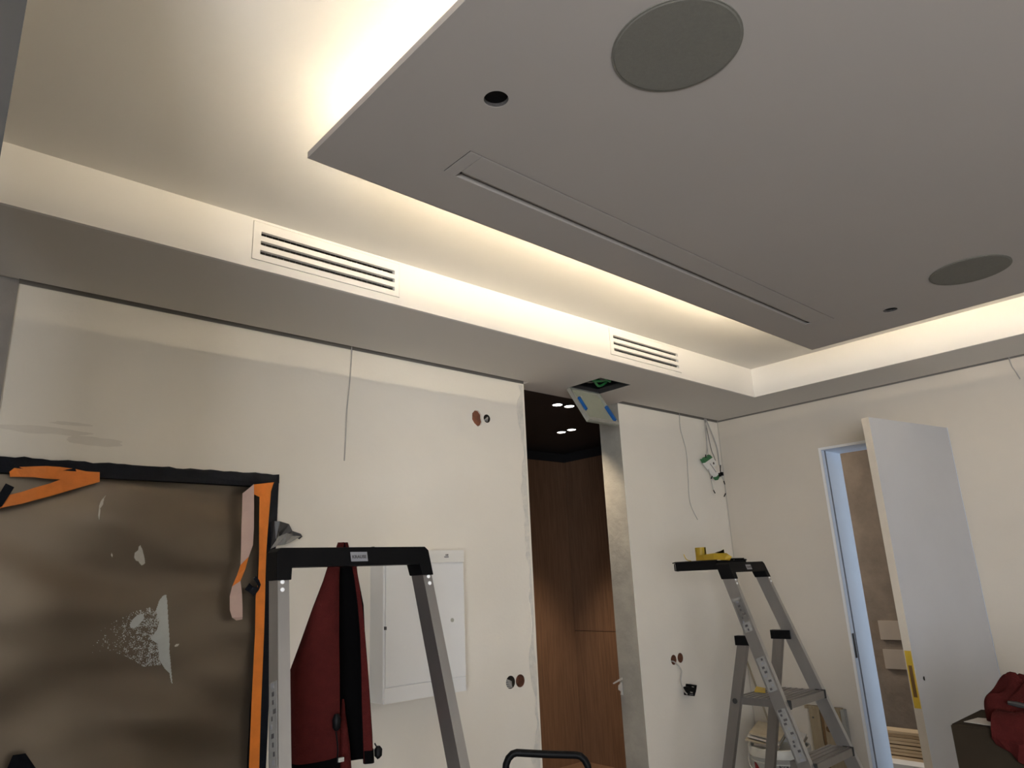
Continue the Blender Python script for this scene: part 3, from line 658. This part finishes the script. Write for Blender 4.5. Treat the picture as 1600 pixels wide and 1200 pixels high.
# LED driver hanging on its cables
t = thing('led_driver', 'white and green power supply hanging on cables in the corner', 'power supply', (5.0, YW - 0.03, 2.31))
yd = YW - 0.045
S4 = lambda a, b, y=yd: on_y(1085 + a / 13.33, 690 + b / 13.33, y)
obj('case', prism([S4(*q) for q in ((225, 440), (380, 330), (440, 400), (530, 640), (530, 660), (455, 735))], (0, 0.028, 0)), 'whitematt', t, bevel=0.002)
obj('end_cap', prism([S4(*q, yd - 0.001) for q in ((178, 355), (225, 345), (235, 320), (290, 300), (300, 270), (330, 275), (382, 330), (225, 442))], (0, 0.030, 0)), 'green', t, bevel=0.002)
obj('end_cap', prism([S4(*q, yd - 0.001) for q in ((450, 738), (525, 665), (535, 720), (495, 800))], (0, 0.030, 0)), 'green', t, bevel=0.002)
c = S4(402, 452, yd - 0.001)
obj('seal', lathe([(0.010, 0), (0.010, 0.0012)], c, 'y', 16), 'darkbox', t)
obj('print_line', prism([S4(*q, yd - 0.0006) for q in ((320, 460), (330, 450), (460, 635), (450, 645))], (0, 0.0006, 0)), 'label', t)
obj('print_block', prism([S4(*q, yd - 0.0006) for q in ((415, 520), (475, 490), (515, 620), (470, 640))], (0, 0.0006, 0)), 'smudge', t)
top = Vector((4.985, YW - 0.012, SOF + 0.012))
for k, pp in enumerate([[(270, 150), (285, 280)], [(340, 120), (400, 290), (440, 400)], [(440, 60), (480, 250), (520, 500)], [(260, 100), (250, 280), (300, 600), (360, 850), (395, 1010), (430, 1070)], [(460, 80), (520, 450), (570, 700), (630, 880), (650, 1080), (620, 1140)]]):
    m_ = 'wiredark' if k in (1,) else 'wire'
    obj('cable', tube(spline([top + Vector((0.006 * k - .01, 0, 0))] + [S4(a, b, YW - 0.02 - 0.004 * k) for a, b in pp], 6), 0.003, 6), m_, t, smooth=True)
for q0, q1 in (((395, 1010), (432, 1075)), ((648, 1080), (620, 1145)), ((545, 490), (540, 630)), ((610, 820), (635, 890)), ((352, 770), (370, 720)), ((240, 330), (232, 270))):
    obj('cable_tip', tube([S4(*q0, YW - 0.05), S4(*q1, YW - 0.05)], 0.0042, 6), 'blackplastic', t)
for q in ((540, 690), (590, 670)):
    a = S4(*q, YW - 0.055); obj('connector', box(a.x - 0.012, a.x + 0.012, a.y, a.y + 0.02, a.z - 0.014, a.z + 0.014), 'blackplastic', t, bevel=0.002)
# white scrap on the reveal
t = thing('tape_scrap', 'torn white tape scrap at the back edge of the concrete reveal', 'scrap', (DX1, 3.34, 0.86))
S5 = lambda a, b, x=DX1 - 0.012: on_x(720 + a / 3.53, 860 + b / 3.53, x)
obj('scrap_piece', prism([S5(*q) for q in ((838, 732), (885, 702), (886, 714), (842, 738))], (0.010, 0, 0)), 'paper', t)
obj('scrap_piece', prism([S5(*q) for q in ((868, 745), (884, 728), (892, 798), (880, 795), (884, 778), (868, 768))], (0.010, 0, 0)), 'paper', t)

# ================================================================== LADDERS
def ladder(label, loc, rz, a, w0, k, H, zsteps, leg_top, leg_y, leg_b, rail_w, rail_d, stickers):
    t = thing('step_ladder', label, 'ladder', (loc[0], loc[1], 0), rz, 'aluminium step ladders')
    L = lambda bm, nm, m, par=None, **kw: obj(nm, bm, m, par or t, local=True, **kw)
    fr = lambda s, z, dy=0.0: Vector((s * (w0 + k * (H - z)), -(H - z) * a + dy, z))
    rails = []
    for s in (-1, 1):
        r = L(bar(fr(s, 0.03), fr(s, H - 0.035), (1, 0, 0), rail_w, rail_d), 'rail', 'alu', bevel=0.003); rails.append(r)
        L(bar(fr(s, 0.0), fr(s, 0.05), (1, 0, 0), rail_w + 0.010, rail_d + 0.012), 'foot', 'rubber', bevel=0.004)
        for dz in (0.082, 0.100):
            p = fr(s, H - dz, -rail_d / 2 - 0.001); p.x += 0.003 * s
            L(lathe([(0.0055, 0), (0.0045, -0.0022), (0.001, -0.003)], p, 'y', 12), 'rivet', 'white', r, smooth=True)
    # black top cap, U shaped, leaning with the rails
    def q(x, z, dy): return Vector((x, -(H - z) * a + dy, z))
    wo = w0 + rail_w / 2 + 0.004; wi = w0 - rail_w / 2 - 0.004
    def outl(dy):
        p = [(-wo, H - 0.010), (-wo + 0.010, H), (wo - 0.010, H), (wo, H - 0.010), (wo + k * 0.075, H - 0.078), (wi + k * 0.078, H - 0.078), (wi, H - 0.048), (-wi, H - 0.048), (-wi - k * 0.078, H - 0.078), (-wo - k * 0.075, H - 0.078)]
        return [q(x, z, dy) for x, z in p]
    cap = L(prism(outl(-rail_d / 2 - 0.006), (0, rail_d + 0.012, 0)), 'top_cap', 'blackplastic', bevel=0.003)
    lz = H - 0.025; th = -math.atan(a)
    mt = Matrix.Translation(q(0.0, lz, -rail_d / 2 - 0.0072)) @ Matrix.Rotation(th, 4, 'X')
    plate = box(-0.024, 0.024, -0.0006, 0.0006, -0.0125, 0.0125); plate.transform(mt); L(plate, 'label_plate', 'label', cap)
    cu = bpy.data.curves.new('t', 'FONT'); cu.body = 'KRAUSE'; cu.size = 0.0115; cu.extrude = 0.0003; cu.offset = 0.0003; cu.align_x = 'CENTER'; cu.align_y = 'CENTER'
    to = bpy.data.objects.new('t', cu); COL.objects.link(to)
    me = bpy.data.meshes.new_from_object(to.evaluated_get(bpy.context.evaluated_depsgraph_get())); bpy.data.objects.remove(to)
    bm = B(); bm.from_mesh(me); bm.transform(mt @ Matrix.Translation((0, -0.0012, -0.001)) @ Matrix.Rotation(math.pi / 2, 4, 'X')); L(bm, 'lettering', 'ink', cap)
    # steps; the highest is a deeper platform
    for i, z in enumerate(zsteps):
        top = i == len(zsteps) - 1
        w = w0 + k * (H - z) - rail_w / 2; y0 = -(H - z) * a - rail_d / 2 - 0.012; y1 = y0 + (0.27 if top else 0.115)
        st = L(box(-w, w, y0, y1, z - 0.032, z), 'platform' if top else 'step', 'aludark', bevel=0.003)
        n = 9 if top else 4
        for j in range(n):
            yy = y0 + 0.016 + j * (y1 - y0 - 0.032) / (n - 1)
            L(box(-w + 0.008, w - 0.008, yy - 0.004, yy + 0.004, z, z + 0.0025), 'tread_rib', 'aludark', st)
        for s in (-1, 1):
            L(box(s * (w - 0.004) - 0.006, s * (w - 0.004) + 0.006, y0 - 0.003, y0 + 0.045, z - 0.034, z + 0.003), 'end_plug', 'rubber', st, bevel=0.002)
    # rear legs
    for s in (-1, 1):
        rr = lambda z, s=s: Vector((s * (w0 + k * (H - z) - rail_w * 0.2), leg_y + (H - z) * leg_b, z))
        L(bar(rr(0.03), rr(leg_top - 0.02), (1, 0, 0), rail_w * 0.95, rail_d * 0.8), 'rear_leg', 'aludark', bevel=0.003)
        L(bar(rr(0.0), rr(0.05), (1, 0, 0), rail_w + 0.008, rail_d * 0.8 + 0.012), 'foot', 'rubber', bevel=0.004)
        p = rr(leg_top - 0.022); f = fr(s, leg_top - 0.022)
        L(box(p.x - rail_w * 0.62, p.x + rail_w * 0.62, f.y - 0.006, p.y + rail_d * 0.62, leg_top - 0.042, leg_top), 'pivot_cap', 'blackplastic', bevel=0.016)
        pz = rr(zsteps[-1] - 0.016)
        L(lathe([(0.012, -rail_w * 0.62), (0.012, rail_w * 0.62)], pz, 'x', 16), 'pivot_bolt', 'rubber', smooth=True)
    for z in (0.35,):
        a0 = Vector((-(w0 + k * (H - z)), leg_y + (H - z) * leg_b, z)); b0 = a0.copy(); b0.x *= -1
        L(bar(a0, b0, (0, 0, 1), 0.022, 0.012), 'brace', 'aludark')
    # stickers on the outer face of the left rail
    random.seed(11)
    ax = (fr(-1, 0) - fr(-1, 1)).normalized()
    for z0, z1, dens in stickers:
        c0, c1 = fr(-1, z0), fr(-1, z1); off = Vector((-rail_w / 2 - 0.0006, 0, 0))
        sk = L(bar(c0 + off, c1 + off, (0, 1, 0), rail_d * 0.72, 0.0008), 'sticker', 'sticker', rails[0])
        n = max(1, int((z0 - z1) / 0.016)) if dens else 0
        for j in range(n):
            zz = z0 - (j + 0.5) * (z0 - z1) / n; wd = rail_d * random.uniform(0.12, 0.3); sh = random.uniform(-0.18, 0.18) * rail_d
            p = fr(-1, zz, sh) + Vector((-rail_w / 2 - 0.0013, 0, 0))
            L(bar(p + ax * 0.0048, p - ax * 0.0048, (0, 1, 0), wd, 0.0006), 'print_mark', 'ink' if random.random() < .75 else 'label', sk)
    return t
lad1 = ladder('aluminium step ladder in the foreground with the red jacket', (0.969, 1.730), -0.049, 0.271, 0.200, 0.053, 1.702, (0.24, 0.48, 0.72, 0.96), 1.10, -0.06, 0.20, 0.028, 0.058,
      [(1.40, 1.20, True)])
lad2 = ladder('aluminium step ladder in the corner with the black tray', (3.314, 1.981), 0.026, 0.353, 0.160, 0.055, 1.637, (0.27, 0.53, 0.79, 1.03), 1.30, -0.157, 0.252, 0.026, 0.060,
      [(1.47, 1.36, False), (1.46, 1.32, True), (1.21, 1.07, True), (1.00, 0.80, True)])

# tray on the corner ladder
t = thing('tool_tray', 'black plastic tray on top of the corner ladder', 'tray', (3.312, 2.13, 1.600))
tx0, tx1, ty0, ty1, tz = 3.175, 3.445, 2.022, 2.275, 1.606
bm = box(tx0 + .012, tx1 - .012, ty0 + .012, ty1 - .012, tz, tz + 0.004)
obj('base', bm, 'blackplastic', t)
for a in ((tx0, tx0 + 0.006, ty0, ty1), (tx1 - 0.006, tx1, ty0, ty1), (tx0, tx1, ty0, ty0 + 0.006), (tx0, tx1, ty1 - 0.006, ty1)):
    obj('side', box(*a, tz, tz + 0.042), 'blackplastic', t, bevel=0.002)
obj('rim', ribbon([((tx0 - .010, ty0, tz + .040), (tx0, ty0, tz + .044)), ((tx0 - .010, ty1 + .012, tz + .040), (tx0, ty1, tz + .044)), ((tx1 + .010, ty1 + .012, tz + .040), (tx1, ty1, tz + .044)), ((tx1 + .010, ty0, tz + .040), (tx1, ty0, tz + .044))], (0, 0, 0.004)), 'blackplastic', t)
obj('handle', tube([(tx0 + .02, ty1, tz + .038), (tx0 + .02, ty1 + .020, tz + .036), (tx0 + .02, ty1 + .020, tz + .004), (tx0 + .02, ty1, tz + .002)], 0.0035, 8), 'blackplastic', t)
obj('hook', box(tx0 + 0.05, tx1 - 0.05, 2.018, ty0, tz + 0.020, tz + 0.034), 'blackplastic', t)
# yellow tape bunch in the tray
t = thing('yellow_tape', 'bunch of yellow tape lying on the tray', 'tape', (3.30, 2.14, tz + 0.045))
S6 = lambda a, b, x: on_x(1040 + a / 8, 840 + b / 8, x)
def curl(r, c, a0, a1, w, n=18):
    rows = []
    for i in range(n + 1):
        a = a0 + (a1 - a0) * i / n
        rows.append((Vector(c) + Vector((r * math.cos(a), r * math.sin(a), 0)), Vector(c) + Vector((r * 1.0 * math.cos(a), r * math.sin(a), w))))
    return rows
def shell(rows, t_=0.0012):
    bm = B(); f = [(bm.verts.new(a), bm.verts.new(b)) for a, b in rows]
    for p, q_ in zip(f, f[1:]): bm.faces.new((p[0], q_[0], q_[1], p[1]))
    bmesh.ops.solidify(bm, geom=list(bm.faces), thickness=t_); return bm
cc = S6(450, 275, 3.28)
obj('loop', shell(curl(0.028, (cc.x, cc.y, cc.z - 0.004), 0, 2 * math.pi, 0.066)), 'yellow', t, smooth=True)
obj('band', shell([(S6(380, 285, 3.22), S6(380, 240, 3.22)), (S6(480, 282, 3.20), S6(470, 215, 3.20)), (S6(600, 280, 3.19), S6(600, 195, 3.19)), (S6(740, 280, 3.20), S6(760, 192, 3.20)), (S6(800, 285, 3.22), S6(830, 240, 3.22))]), 'yellow', t)
obj('band', shell([(S6(610, 190, 3.26), S6(640, 180, 3.26)), (S6(670, 195, 3.26), S6(690, 165, 3.26)), (S6(735, 195, 3.26), S6(728, 145, 3.26))]), 'yellow', t)
obj('tail', tube(spline([S6(320, 292, 3.24), S6(280, 285, 3.24), S6(250, 260, 3.24), S6(228, 210, 3.24)], 5), 0.0022, 6), 'yellow', t)
t = thing('pliers', 'small grey pliers on the tray behind yellow tape', 'tool', S6(790, 285, 3.36))
obj('handle', tube([S6(740, 262, 3.34), S6(790, 240, 3.34), S6(840, 255, 3.36), S6(860, 268, 3.36)], 0.006, 8), 'galv', t, smooth=True)
obj('jaw', tube([S6(690, 275, 3.34), S6(780, 268, 3.34), S6(980, 262, 3.36)], 0.004, 8), 'blackplastic', t)
# yellow scrap on the ladder platform
pz = 1.0335
p0 = on_z(1182, 1082, pz + 0.02)
tag(obj('yellow_cloth', prism([on_z(1179, 1081, pz), on_z(1196, 1083, pz), on_z(1196, 1077, pz + .006), on_z(1182, 1074, pz + .008)], (0.01, 0.006, 0.004)), 'yellow'), 'folded yellow scrap on the corner ladder platform', 'scrap')

# ------------------------------------------------------------------ red jacket on the foreground ladder
jy = 1.845
t = thing('red_jacket', 'dark red jacket hanging behind the foreground ladder cap', 'jacket', (1.0, jy, 1.18))
JZ_ = [(1.724, .988, 1.020, 1.002, 1.008, .010), (1.690, .975, 1.030, .998, 1.014, .014), (1.665, .960, 1.047, .990, 1.026, .022), (1.62, .945, 1.052, .986, 1.034, .030), (1.55, .918, 1.060, .984, 1.042, .040), (1.47, .890, 1.068, .983, 1.048, .048), (1.39, .861, 1.076, .984, 1.050, .055), (1.30, .862, 1.085, .986, 1.052, .058), (1.22, .868, 1.092, .987, 1.056, .060), (1.150, .873, 1.096, .988, 1.060, .060)]
def jrows(inset):
    rows = []
    for z, xl, xr, a, b, dp in JZ_:
        i = inset; n = []
        n.append((a, jy - dp * 0.62 + i, z)); n.append(((a + xl) / 2 + .01, jy - dp * 0.80 + i, z)); n.append((xl + 0.012 + i, jy - dp * .62 + i * .5, z)); n.append((xl + i, jy - dp * .15, z))
        n.append((xl + 0.014 + i, jy + dp * .45 - i, z)); n.append(((xl + xr) / 2, jy + dp * .7 - i, z)); n.append((xr - 0.012 - i, jy + dp * .45 - i, z)); n.append((xr - i, jy - dp * .1, z))
        n.append((xr - 0.008 - i, jy - dp * .6 + i * .5, z)); n.append(((xr + b) / 2, jy - dp * .78 + i, z)); n.append((b, jy - dp * .60 + i, z))
        rows.append(spline(n, 4))
    return rows
def jmesh(rows, thick):
    bm = B(); g = [[bm.verts.new(p) for p in r] for r in rows]
    for r0, r1 in zip(g, g[1:]):
        for i in range(len(r0) - 1): bm.faces.new((r0[i], r0[i + 1], r1[i + 1], r1[i]))
    bmesh.ops.recalc_face_normals(bm, faces=bm.faces)
    bmesh.ops.solidify(bm, geom=list(bm.faces), thickness=thick); return bm
obj('shell', jmesh(jrows(0.0), 0.002), 'red', t, smooth=True)
obj('lining', jmesh(jrows(0.005), 0.001), 'lining', t, smooth=True)
rows = jrows(-0.002)[-2:]
def lerp(r0, r1, f): return [a.lerp(b, f) for a, b in zip(r0, r1)]
hem = [[Vector((p.x, p.y, p.z - 0.0)) for p in lerp(rows[0], rows[1], f)] for f in (0.55, 1.0)]
obj('hem', jmesh(hem, 0.003), 'lining', t)
obj('sleeve', tube(spline([(1.035, jy + .045, 1.62), (1.056, jy + .045, 1.54), (1.072, jy + .042, 1.48), (1.070, jy + .042, 1.43), (1.060, jy + .045, 1.36)], 5), [0.012] * 5 + [0.018] * 5 + [0.022] * 5 + [0.020] * 5 + [0.014], 10), 'red', t, smooth=True)
obj('sleeve', tube(spline([(1.02, jy + .01, 1.31), (1.018, jy + .004, 1.26), (1.016, jy, 1.20), (1.014, jy - .006, 1.10)], 5), [0.003, .004, .005, .006, .007, .009, .011, .013, .015, .017, .019, .021, .023, .025, .027, .029], 10), 'red', t, smooth=True)
c1 = Vector((0.966, jy - 0.055, 1.255))
obj('drawcord', tube(spline([c1 + Vector((0, 0, -0.01)), c1 + Vector((0.004, -.004, -.05)), c1 + Vector((0.006, 0.004, -0.085))], 5), 0.002, 6), 'blackplastic', t)
obj('cord_stop', lathe([(0.004, -0.020), (0.010, -0.012), (0.011, 0.008), (0.006, 0.020)], c1 + Vector((0, -0.002, 0.012)), 'z', 12), 'blackplastic', t, smooth=True)
c1 = Vector((1.092, jy - 0.035, 1.195))
obj('drawcord', tube(spline([c1, c1 + Vector((0.008, -.006, -.02)), c1 + Vector((0.010, 0, -0.04))], 5), 0.002, 6), 'blackplastic', t)
obj('cord_stop', lathe([(0.004, -0.016), (0.010, -0.010), (0.011, 0.006), (0.005, 0.014)], c1 + Vector((0.009, -0.004, -0.022)), 'z', 12), 'blackplastic', t, smooth=True)
obj('hem_buckle', box(0.975, 0.990, jy - 0.056, jy - 0.050, 1.172, 1.182), 'galv', t)

# ------------------------------------------------------------------ hand cart with bent black tube
hd = Vector((0.746, -0.664, 0)).normalized(); hb = Vector((0.664, 0.746, 0))
h0 = Vector((1.495, 1.745, 0)); hw = 0.245
t = thing('hand_cart', 'black bent tube handle of a hand cart beside the foreground ladder', 'hand cart', (1.60, 1.66, 0))
P_ = lambda u, z, n=0.0: h0 + hd * u + hb * n + Vector((0, 0, z))
pts = [P_(0, 0.12), P_(0, 0.9)] + [P_(0.035 - 0.035 * math.cos(a), 1.060 + 0.048 * math.sin(a)) for a in (0, .4, .8, 1.2, 1.57)] + [P_(hw * .5, 1.100)] + [P_(hw - 0.035 + 0.035 * math.cos(a), 1.046 + 0.048 * math.sin(a)) for a in (1.57, 1.2, .8, .4, 0)] + [P_(hw, 0.9), P_(hw, 0.12)]
obj('handle_tube', tube(pts, 0.0105, 12), 'blackplastic', t, smooth=True)
for z in (0.35, 0.65): obj('crossbar', tube([P_(0, z), P_(hw, z)], 0.008, 8), 'blackplastic', t)
obj('axle', tube([P_(-0.05, 0.085, 0.04), P_(hw + 0.05, 0.085, 0.04)], 0.008, 8), 'steel', t)
for u in (-0.05, hw + 0.05):
    obj('wheel', tube([P_(u - 0.015, 0.085, 0.04), P_(u + 0.015, 0.085, 0.04)], 0.085, 24), 'rubber', t)
bm = hexa(B(), [P_(-.03, 0.0, -.22), P_(hw + .03, 0.0, -.22), P_(hw + .03, 0, .02), P_(-.03, 0, .02), P_(-.03, 0.006, -.22), P_(hw + .03, 0.006, -.22), P_(hw + .03, .006, .02), P_(-.03, .006, .02)])
obj('toe_plate', bm, 'steel', t)
for u in (0, hw): obj('bracket', tube([P_(u, 0.004, 0.0), P_(u, 0.14, 0.0)], 0.012, 8), 'steel', t)

# ------------------------------------------------------------------ bucket with scraps in the corner
bc = Vector((4.47, 2.56, 0)); bh = 0.53
t = thing('paint_bucket', 'white plastic bucket with red print behind the corner ladder', 'bucket', bc)
obj('body', lathe([(0.150, 0.0), (0.178, bh), (0.172, bh), (0.146, 0.006), (0.0, 0.006)], bc, 'z', 40), 'bucket', t, smooth=True)
obj('rim', lathe([(0.179, bh - 0.055), (0.187, bh - 0.050), (0.188, bh - 0.004), (0.184, bh + 0.002), (0.172, bh + 0.002), (0.172, bh - 0.01), (0.178, bh - 0.02)], bc, 'z', 40), 'bucket', t, smooth=True)
obj('rib', lathe([(0.177, bh - 0.085), (0.182, bh - 0.083), (0.182, bh - 0.077), (0.1775, bh - 0.075)], bc, 'z', 40), 'bucket', t, smooth=True)
def wrap(a0, a1, zf, n=14):
    rows = []
    for i in range(n + 1):
        a = a0 + (a1 - a0) * i / n; lo, hi = zf(i / n)
        rr = lambda z: 0.150 + 0.028 * z / bh + 0.0014
        rows.append(((bc.x + rr(lo) * math.cos(a), bc.y + rr(lo) * math.sin(a), lo), (bc.x + rr(hi) * math.cos(a), bc.y + rr(hi) * math.sin(a), hi)))
    bm = B(); f = [(bm.verts.new(p), bm.verts.new(q_)) for p, q_ in rows]
    for p, q_ in zip(f, f[1:]): bm.faces.new((p[0], q_[0], q_[1], p[1]))
    bmesh.ops.solidify(bm, geom=list(bm.faces), thickness=0.0006); return bm
fa_ = math.atan2(-bc.y, -bc.x)      # side facing the camera
obj('red_print', wrap(fa_ - 1.15, fa_ - 0.30, lambda f: (0.13, 0.455 - 0.22 * f ** 1.6)), 'redprint', t)
obj('label_band', wrap(fa_ - 0.28, fa_ + 0.95, lambda f: (0.08, 0.475)), 'paper', t)
mtx_dir = Vector((math.cos(fa_ + 0.18), math.sin(fa_ + 0.18), 0))
zl = 0.440; pos = bc + mtx_dir * (0.150 + 0.028 * zl / bh + 0.003); pos.z = zl
zz = Vector((0, 0, 1)); xx = zz.cross(mtx_dir).normalized()
mt = Matrix((( xx.x, zz.x, mtx_dir.x, pos.x), (xx.y, zz.y, mtx_dir.y, pos.y), (xx.z, zz.z, mtx_dir.z, pos.z), (0, 0, 0, 1)))
text('lettering', 'san', 0.075, mt, 'ink', t)
md2 = Vector((math.cos(fa_ + 0.62), math.sin(fa_ + 0.62), 0)); pos2 = bc + md2 * (0.150 + 0.028 * zl / bh + 0.003); pos2.z = zl; xx2 = zz.cross(md2)
for k, (x0, x1, z0, z1) in enumerate(((-0.05, 0.0, 0.0, 0.012), (-0.03, 0.02, 0.02, 0.034), (0.02, 0.036, -0.02, 0.05))):
    bm = prism([pos2 + xx2 * a + zz * b for a, b in ((x0, z0), (x1, z0), (x1 + 0.01, z1), (x0 + 0.01, z1))], md2 * 0.0006); obj('print_mark', bm, 'pinkprint', t)
obj('grip', tube(spline([bc + Vector((-0.07, 0.175, bh - .05)), bc + Vector((-0.16, 0.12, bh - .11)), bc + Vector((-0.19, 0.0, bh - .13)), bc + Vector((-0.12, -0.15, bh - .09)), bc + Vector((-0.04, -0.185, bh - .05))], 5), 0.004, 6), 'wire', t, smooth=True)
# boards, sheets and a trowel lying in the bucket
random.seed(3)
for k, (dx, dy, w, h, rz, tilt, m_, lb, cat) in enumerate([(-.02, .07, .26, .010, .3, .20, 'cream', 'lowest cream board sticking out of the bucket', 'board'), (-.01, .065, .25, .006, .3, .20, 'paper', 'white sheet lying between boards in the bucket', 'sheet'), (.0, .06, .24, .010, .3, .20, 'cream', 'topmost cream board in the bucket', 'board'), (.07, -.09, .13, .012, .3, .22, 'cream', 'cream board on the right side of the bucket', 'board'), (.075, -.09, .12, .010, .3, .22, 'paper', 'white scrap board at the right bucket rim', 'board')]):
    bm = box(-w / 2, w / 2, -w / 2.6, w / 2.6, -h / 2, h / 2)
    bm.transform(Matrix.Translation(bc + Vector((dx, dy, bh + 0.035 + 0.017 * k - (0.055 if k > 2 else 0)))) @ Matrix.Rotation(rz, 4, 'Z') @ Matrix.Rotation(tilt, 4, 'X') @ Matrix.Rotation(-0.12, 4, 'Y'))
    tag(obj('scrap_' + cat, bm, m_, bevel=0.002), lb, cat, 'scraps in the bucket')
tag(obj('trowel_handle', tube([bc + Vector((-.19, .06, bh + .022)), bc + Vector((-.165, .0, bh + .018)), bc + Vector((-.13, -.08, bh + .016))], [0.008, 0.012, 0.009], 10), 'wiredark', smooth=True), 'dark trowel handle across the bucket rim', 'trowel')
# lath leaning in the corner
a, b = on_y(1163, 1022, YW - 0.02), Vector((4.93, 2.72, 0.0))
tag(obj('leaning_lath', bar(a, b, (1, 0, 0), 0.014, 0.008), 'cream'), 'thin pale lath leaning in the corner behind the ladder', 'lath')
# old wooden shutter leaning on the right wall
t = thing('wooden_panel', 'old pale wooden door panel leaning beside the doorway', 'wooden panel', (XW - 0.08, 2.55, 0))
sx = XW - 0.070
obj('board', box(sx, sx + 0.022, 2.585, 2.660, 0.0, 0.640), 'pinecut', t, bevel=0.002)
obj('board', box(sx, sx + 0.022, 2.440, 2.560, 0.0, 0.640), 'pinecut', t, bevel=0.002)
obj('strip', box(sx + 0.006, sx + 0.016, 2.562, 2.583, 0.10, 0.620), 'brownstrip', t)
obj('top_rail', box(sx - 0.006, sx + 0.028, 2.425, 2.685, 0.640, 0.660), 'pinecut', t, bevel=0.002)
obj('knot', lathe([(0.019, 0), (0.014, -0.010), (0.004, -0.014)], (sx, 2.535, 0.520), 'x', 16), 'brownstrip', t, smooth=True)
obj('knob', lathe([(0.006, 0), (0.006, -0.004)], (sx, 2.635, 0.585), 'x', 12), 'ink', t)
obj('edge_strip', box(sx - 0.012, sx + 0.03, 2.405, 2.430, 0.0, 0.655), 'concrete', t)
obj('backer', box(sx + 0.022, XW - 0.001, 2.45, 2.64, 0.0, 0.60), 'pinecut', t)

# ------------------------------------------------------------------ carton with jacket and paper, right foreground
bx, byy, bz = 2.836, 0.977, 1.060
t = thing('cardboard_box', 'tall brown carton at the lower right corner', 'box', (3.1, 0.6, 0))
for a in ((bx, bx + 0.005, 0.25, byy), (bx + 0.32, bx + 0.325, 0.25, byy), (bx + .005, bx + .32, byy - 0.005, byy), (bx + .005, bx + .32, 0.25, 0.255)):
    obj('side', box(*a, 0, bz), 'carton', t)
obj('flap', box(bx + .003, bx + .322, 0.253, byy - .003, bz, bz + 0.004), 'carton', t)
tag(obj('paper_sheet', prism([on_z(1506, 1128, bz + .006), on_z(1528, 1122, bz + .006), on_z(1575, 1126, bz + .006), on_z(1560, 1136, bz + .006)], (0, 0, 0.0015)), 'paper'), 'white paper under the red cloth on the carton', 'paper')
def heap(seed, c, rx, ry, h, nu=72, nv=26):
    bm = B(); g = []
    for j in range(nv + 1):
        f = j / nv; row = []
        for i in range(nu):
            a = 2 * math.pi * i / nu; q_ = 1 + 0.22 * noise.noise(Vector((math.cos(a) * 1.6, math.sin(a) * 1.6, seed))) + 0.10 * noise.noise(Vector((math.cos(a) * 4, math.sin(a) * 4, seed + f)))
            r = math.sin(f * math.pi / 2) ** 0.8
            z = h * (math.cos(f * math.pi / 2) ** 0.7) * (1 + 0.22 * noise.noise(Vector((math.cos(a) * 2.2 * r, math.sin(a) * 2.2 * r, seed + 4)))) + 0.055 * noise.noise(Vector((math.cos(a) * 3.6 * r, math.sin(a) * 3.6 * r, seed + 9))) * (1 - f ** 3)
            row.append(bm.verts.new(c + Vector((rx * r * q_ * math.cos(a), ry * r * q_ * math.sin(a), max(z, 0.001)))))
        g.append(row)
    for r0, r1 in zip(g[1:], g[2:]):
        for i in range(nu): bm.faces.new((r0[i], r1[i], r1[(i + 1) % nu], r0[(i + 1) % nu]))
    top = bm.verts.new(sum((v.co for v in g[1]), Vector()) / nu + Vector((0, 0, .002)))
    for i in range(nu): bm.faces.new((top, g[1][i], g[1][(i + 1) % nu]))
    bm.faces.new(g[-1])
    for v in g[0]: bm.verts.remove(v)
    bmesh.ops.recalc_face_normals(bm, faces=bm.faces)
    return bm
t = thing('red_cloth', 'dark red crumpled garment on the carton', 'garment', (bx + 0.2, 0.58, bz + 0.008))
obj('heap', heap(2.0, Vector((bx + 0.155, 0.66, bz + 0.008)), 0.125, 0.23, 0.135), 'red', t, smooth=True)
def drape():
    rows = []
    for i in range(43):
        u = i / 3.0; y = 0.85 - u * 0.038; low = bz - 0.035 - 0.30 * min(1, (u / 9) ** 1.3)
        w = lambda k, f, amp: amp * noise.noise(Vector((u * f, k, 2.2)))
        ctl = [(bx + 0.10, y, bz + 0.050 + w(1, .5, .02)), (bx + 0.02, y, bz + 0.052 + w(2, .6, .02)), (bx - 0.012 - abs(w(3, .7, .02)), y, bz + 0.022), (bx - 0.020 - abs(w(4, .8, .03)), y + w(5, .6, .02), bz - 0.02),
               (bx - 0.014 - abs(w(6, .9, .04)), y + w(7, .7, .03), (bz + low) / 2), (bx - 0.012 - abs(w(8, .9, .03)), y + w(9, .7, .02), low + w(10, .6, .05))]
        rows.append(spline(ctl, 4))
    bm = B(); g = [[bm.verts.new(p) for p in r] for r in rows]
    for r0, r1 in zip(g, g[1:]):
        for i in range(len(r0) - 1): bm.faces.new((r0[i], r0[i + 1], r1[i + 1], r1[i]))
    ge = bmesh.ops.extrude_face_region(bm, geom=list(bm.faces))
    for v in [v for v in ge['geom'] if isinstance(v, bmesh.types.BMVert)]: v.co += Vector((0.005, 0, -0.004))
    bmesh.ops.recalc_face_normals(bm, faces=bm.faces); return bm
obj('hanging_fold', drape(), 'red', t, smooth=True)
tag(obj('garment_tool', tube([on_x(1575, 1098, bx + 0.06), on_x(1590, 1101, bx + 0.06), on_x(1615, 1106, bx + 0.06)], [0.006, 0.009, 0.007], 8), 'steel', smooth=True), 'grey metal tool lying on the red cloth', 'tool')
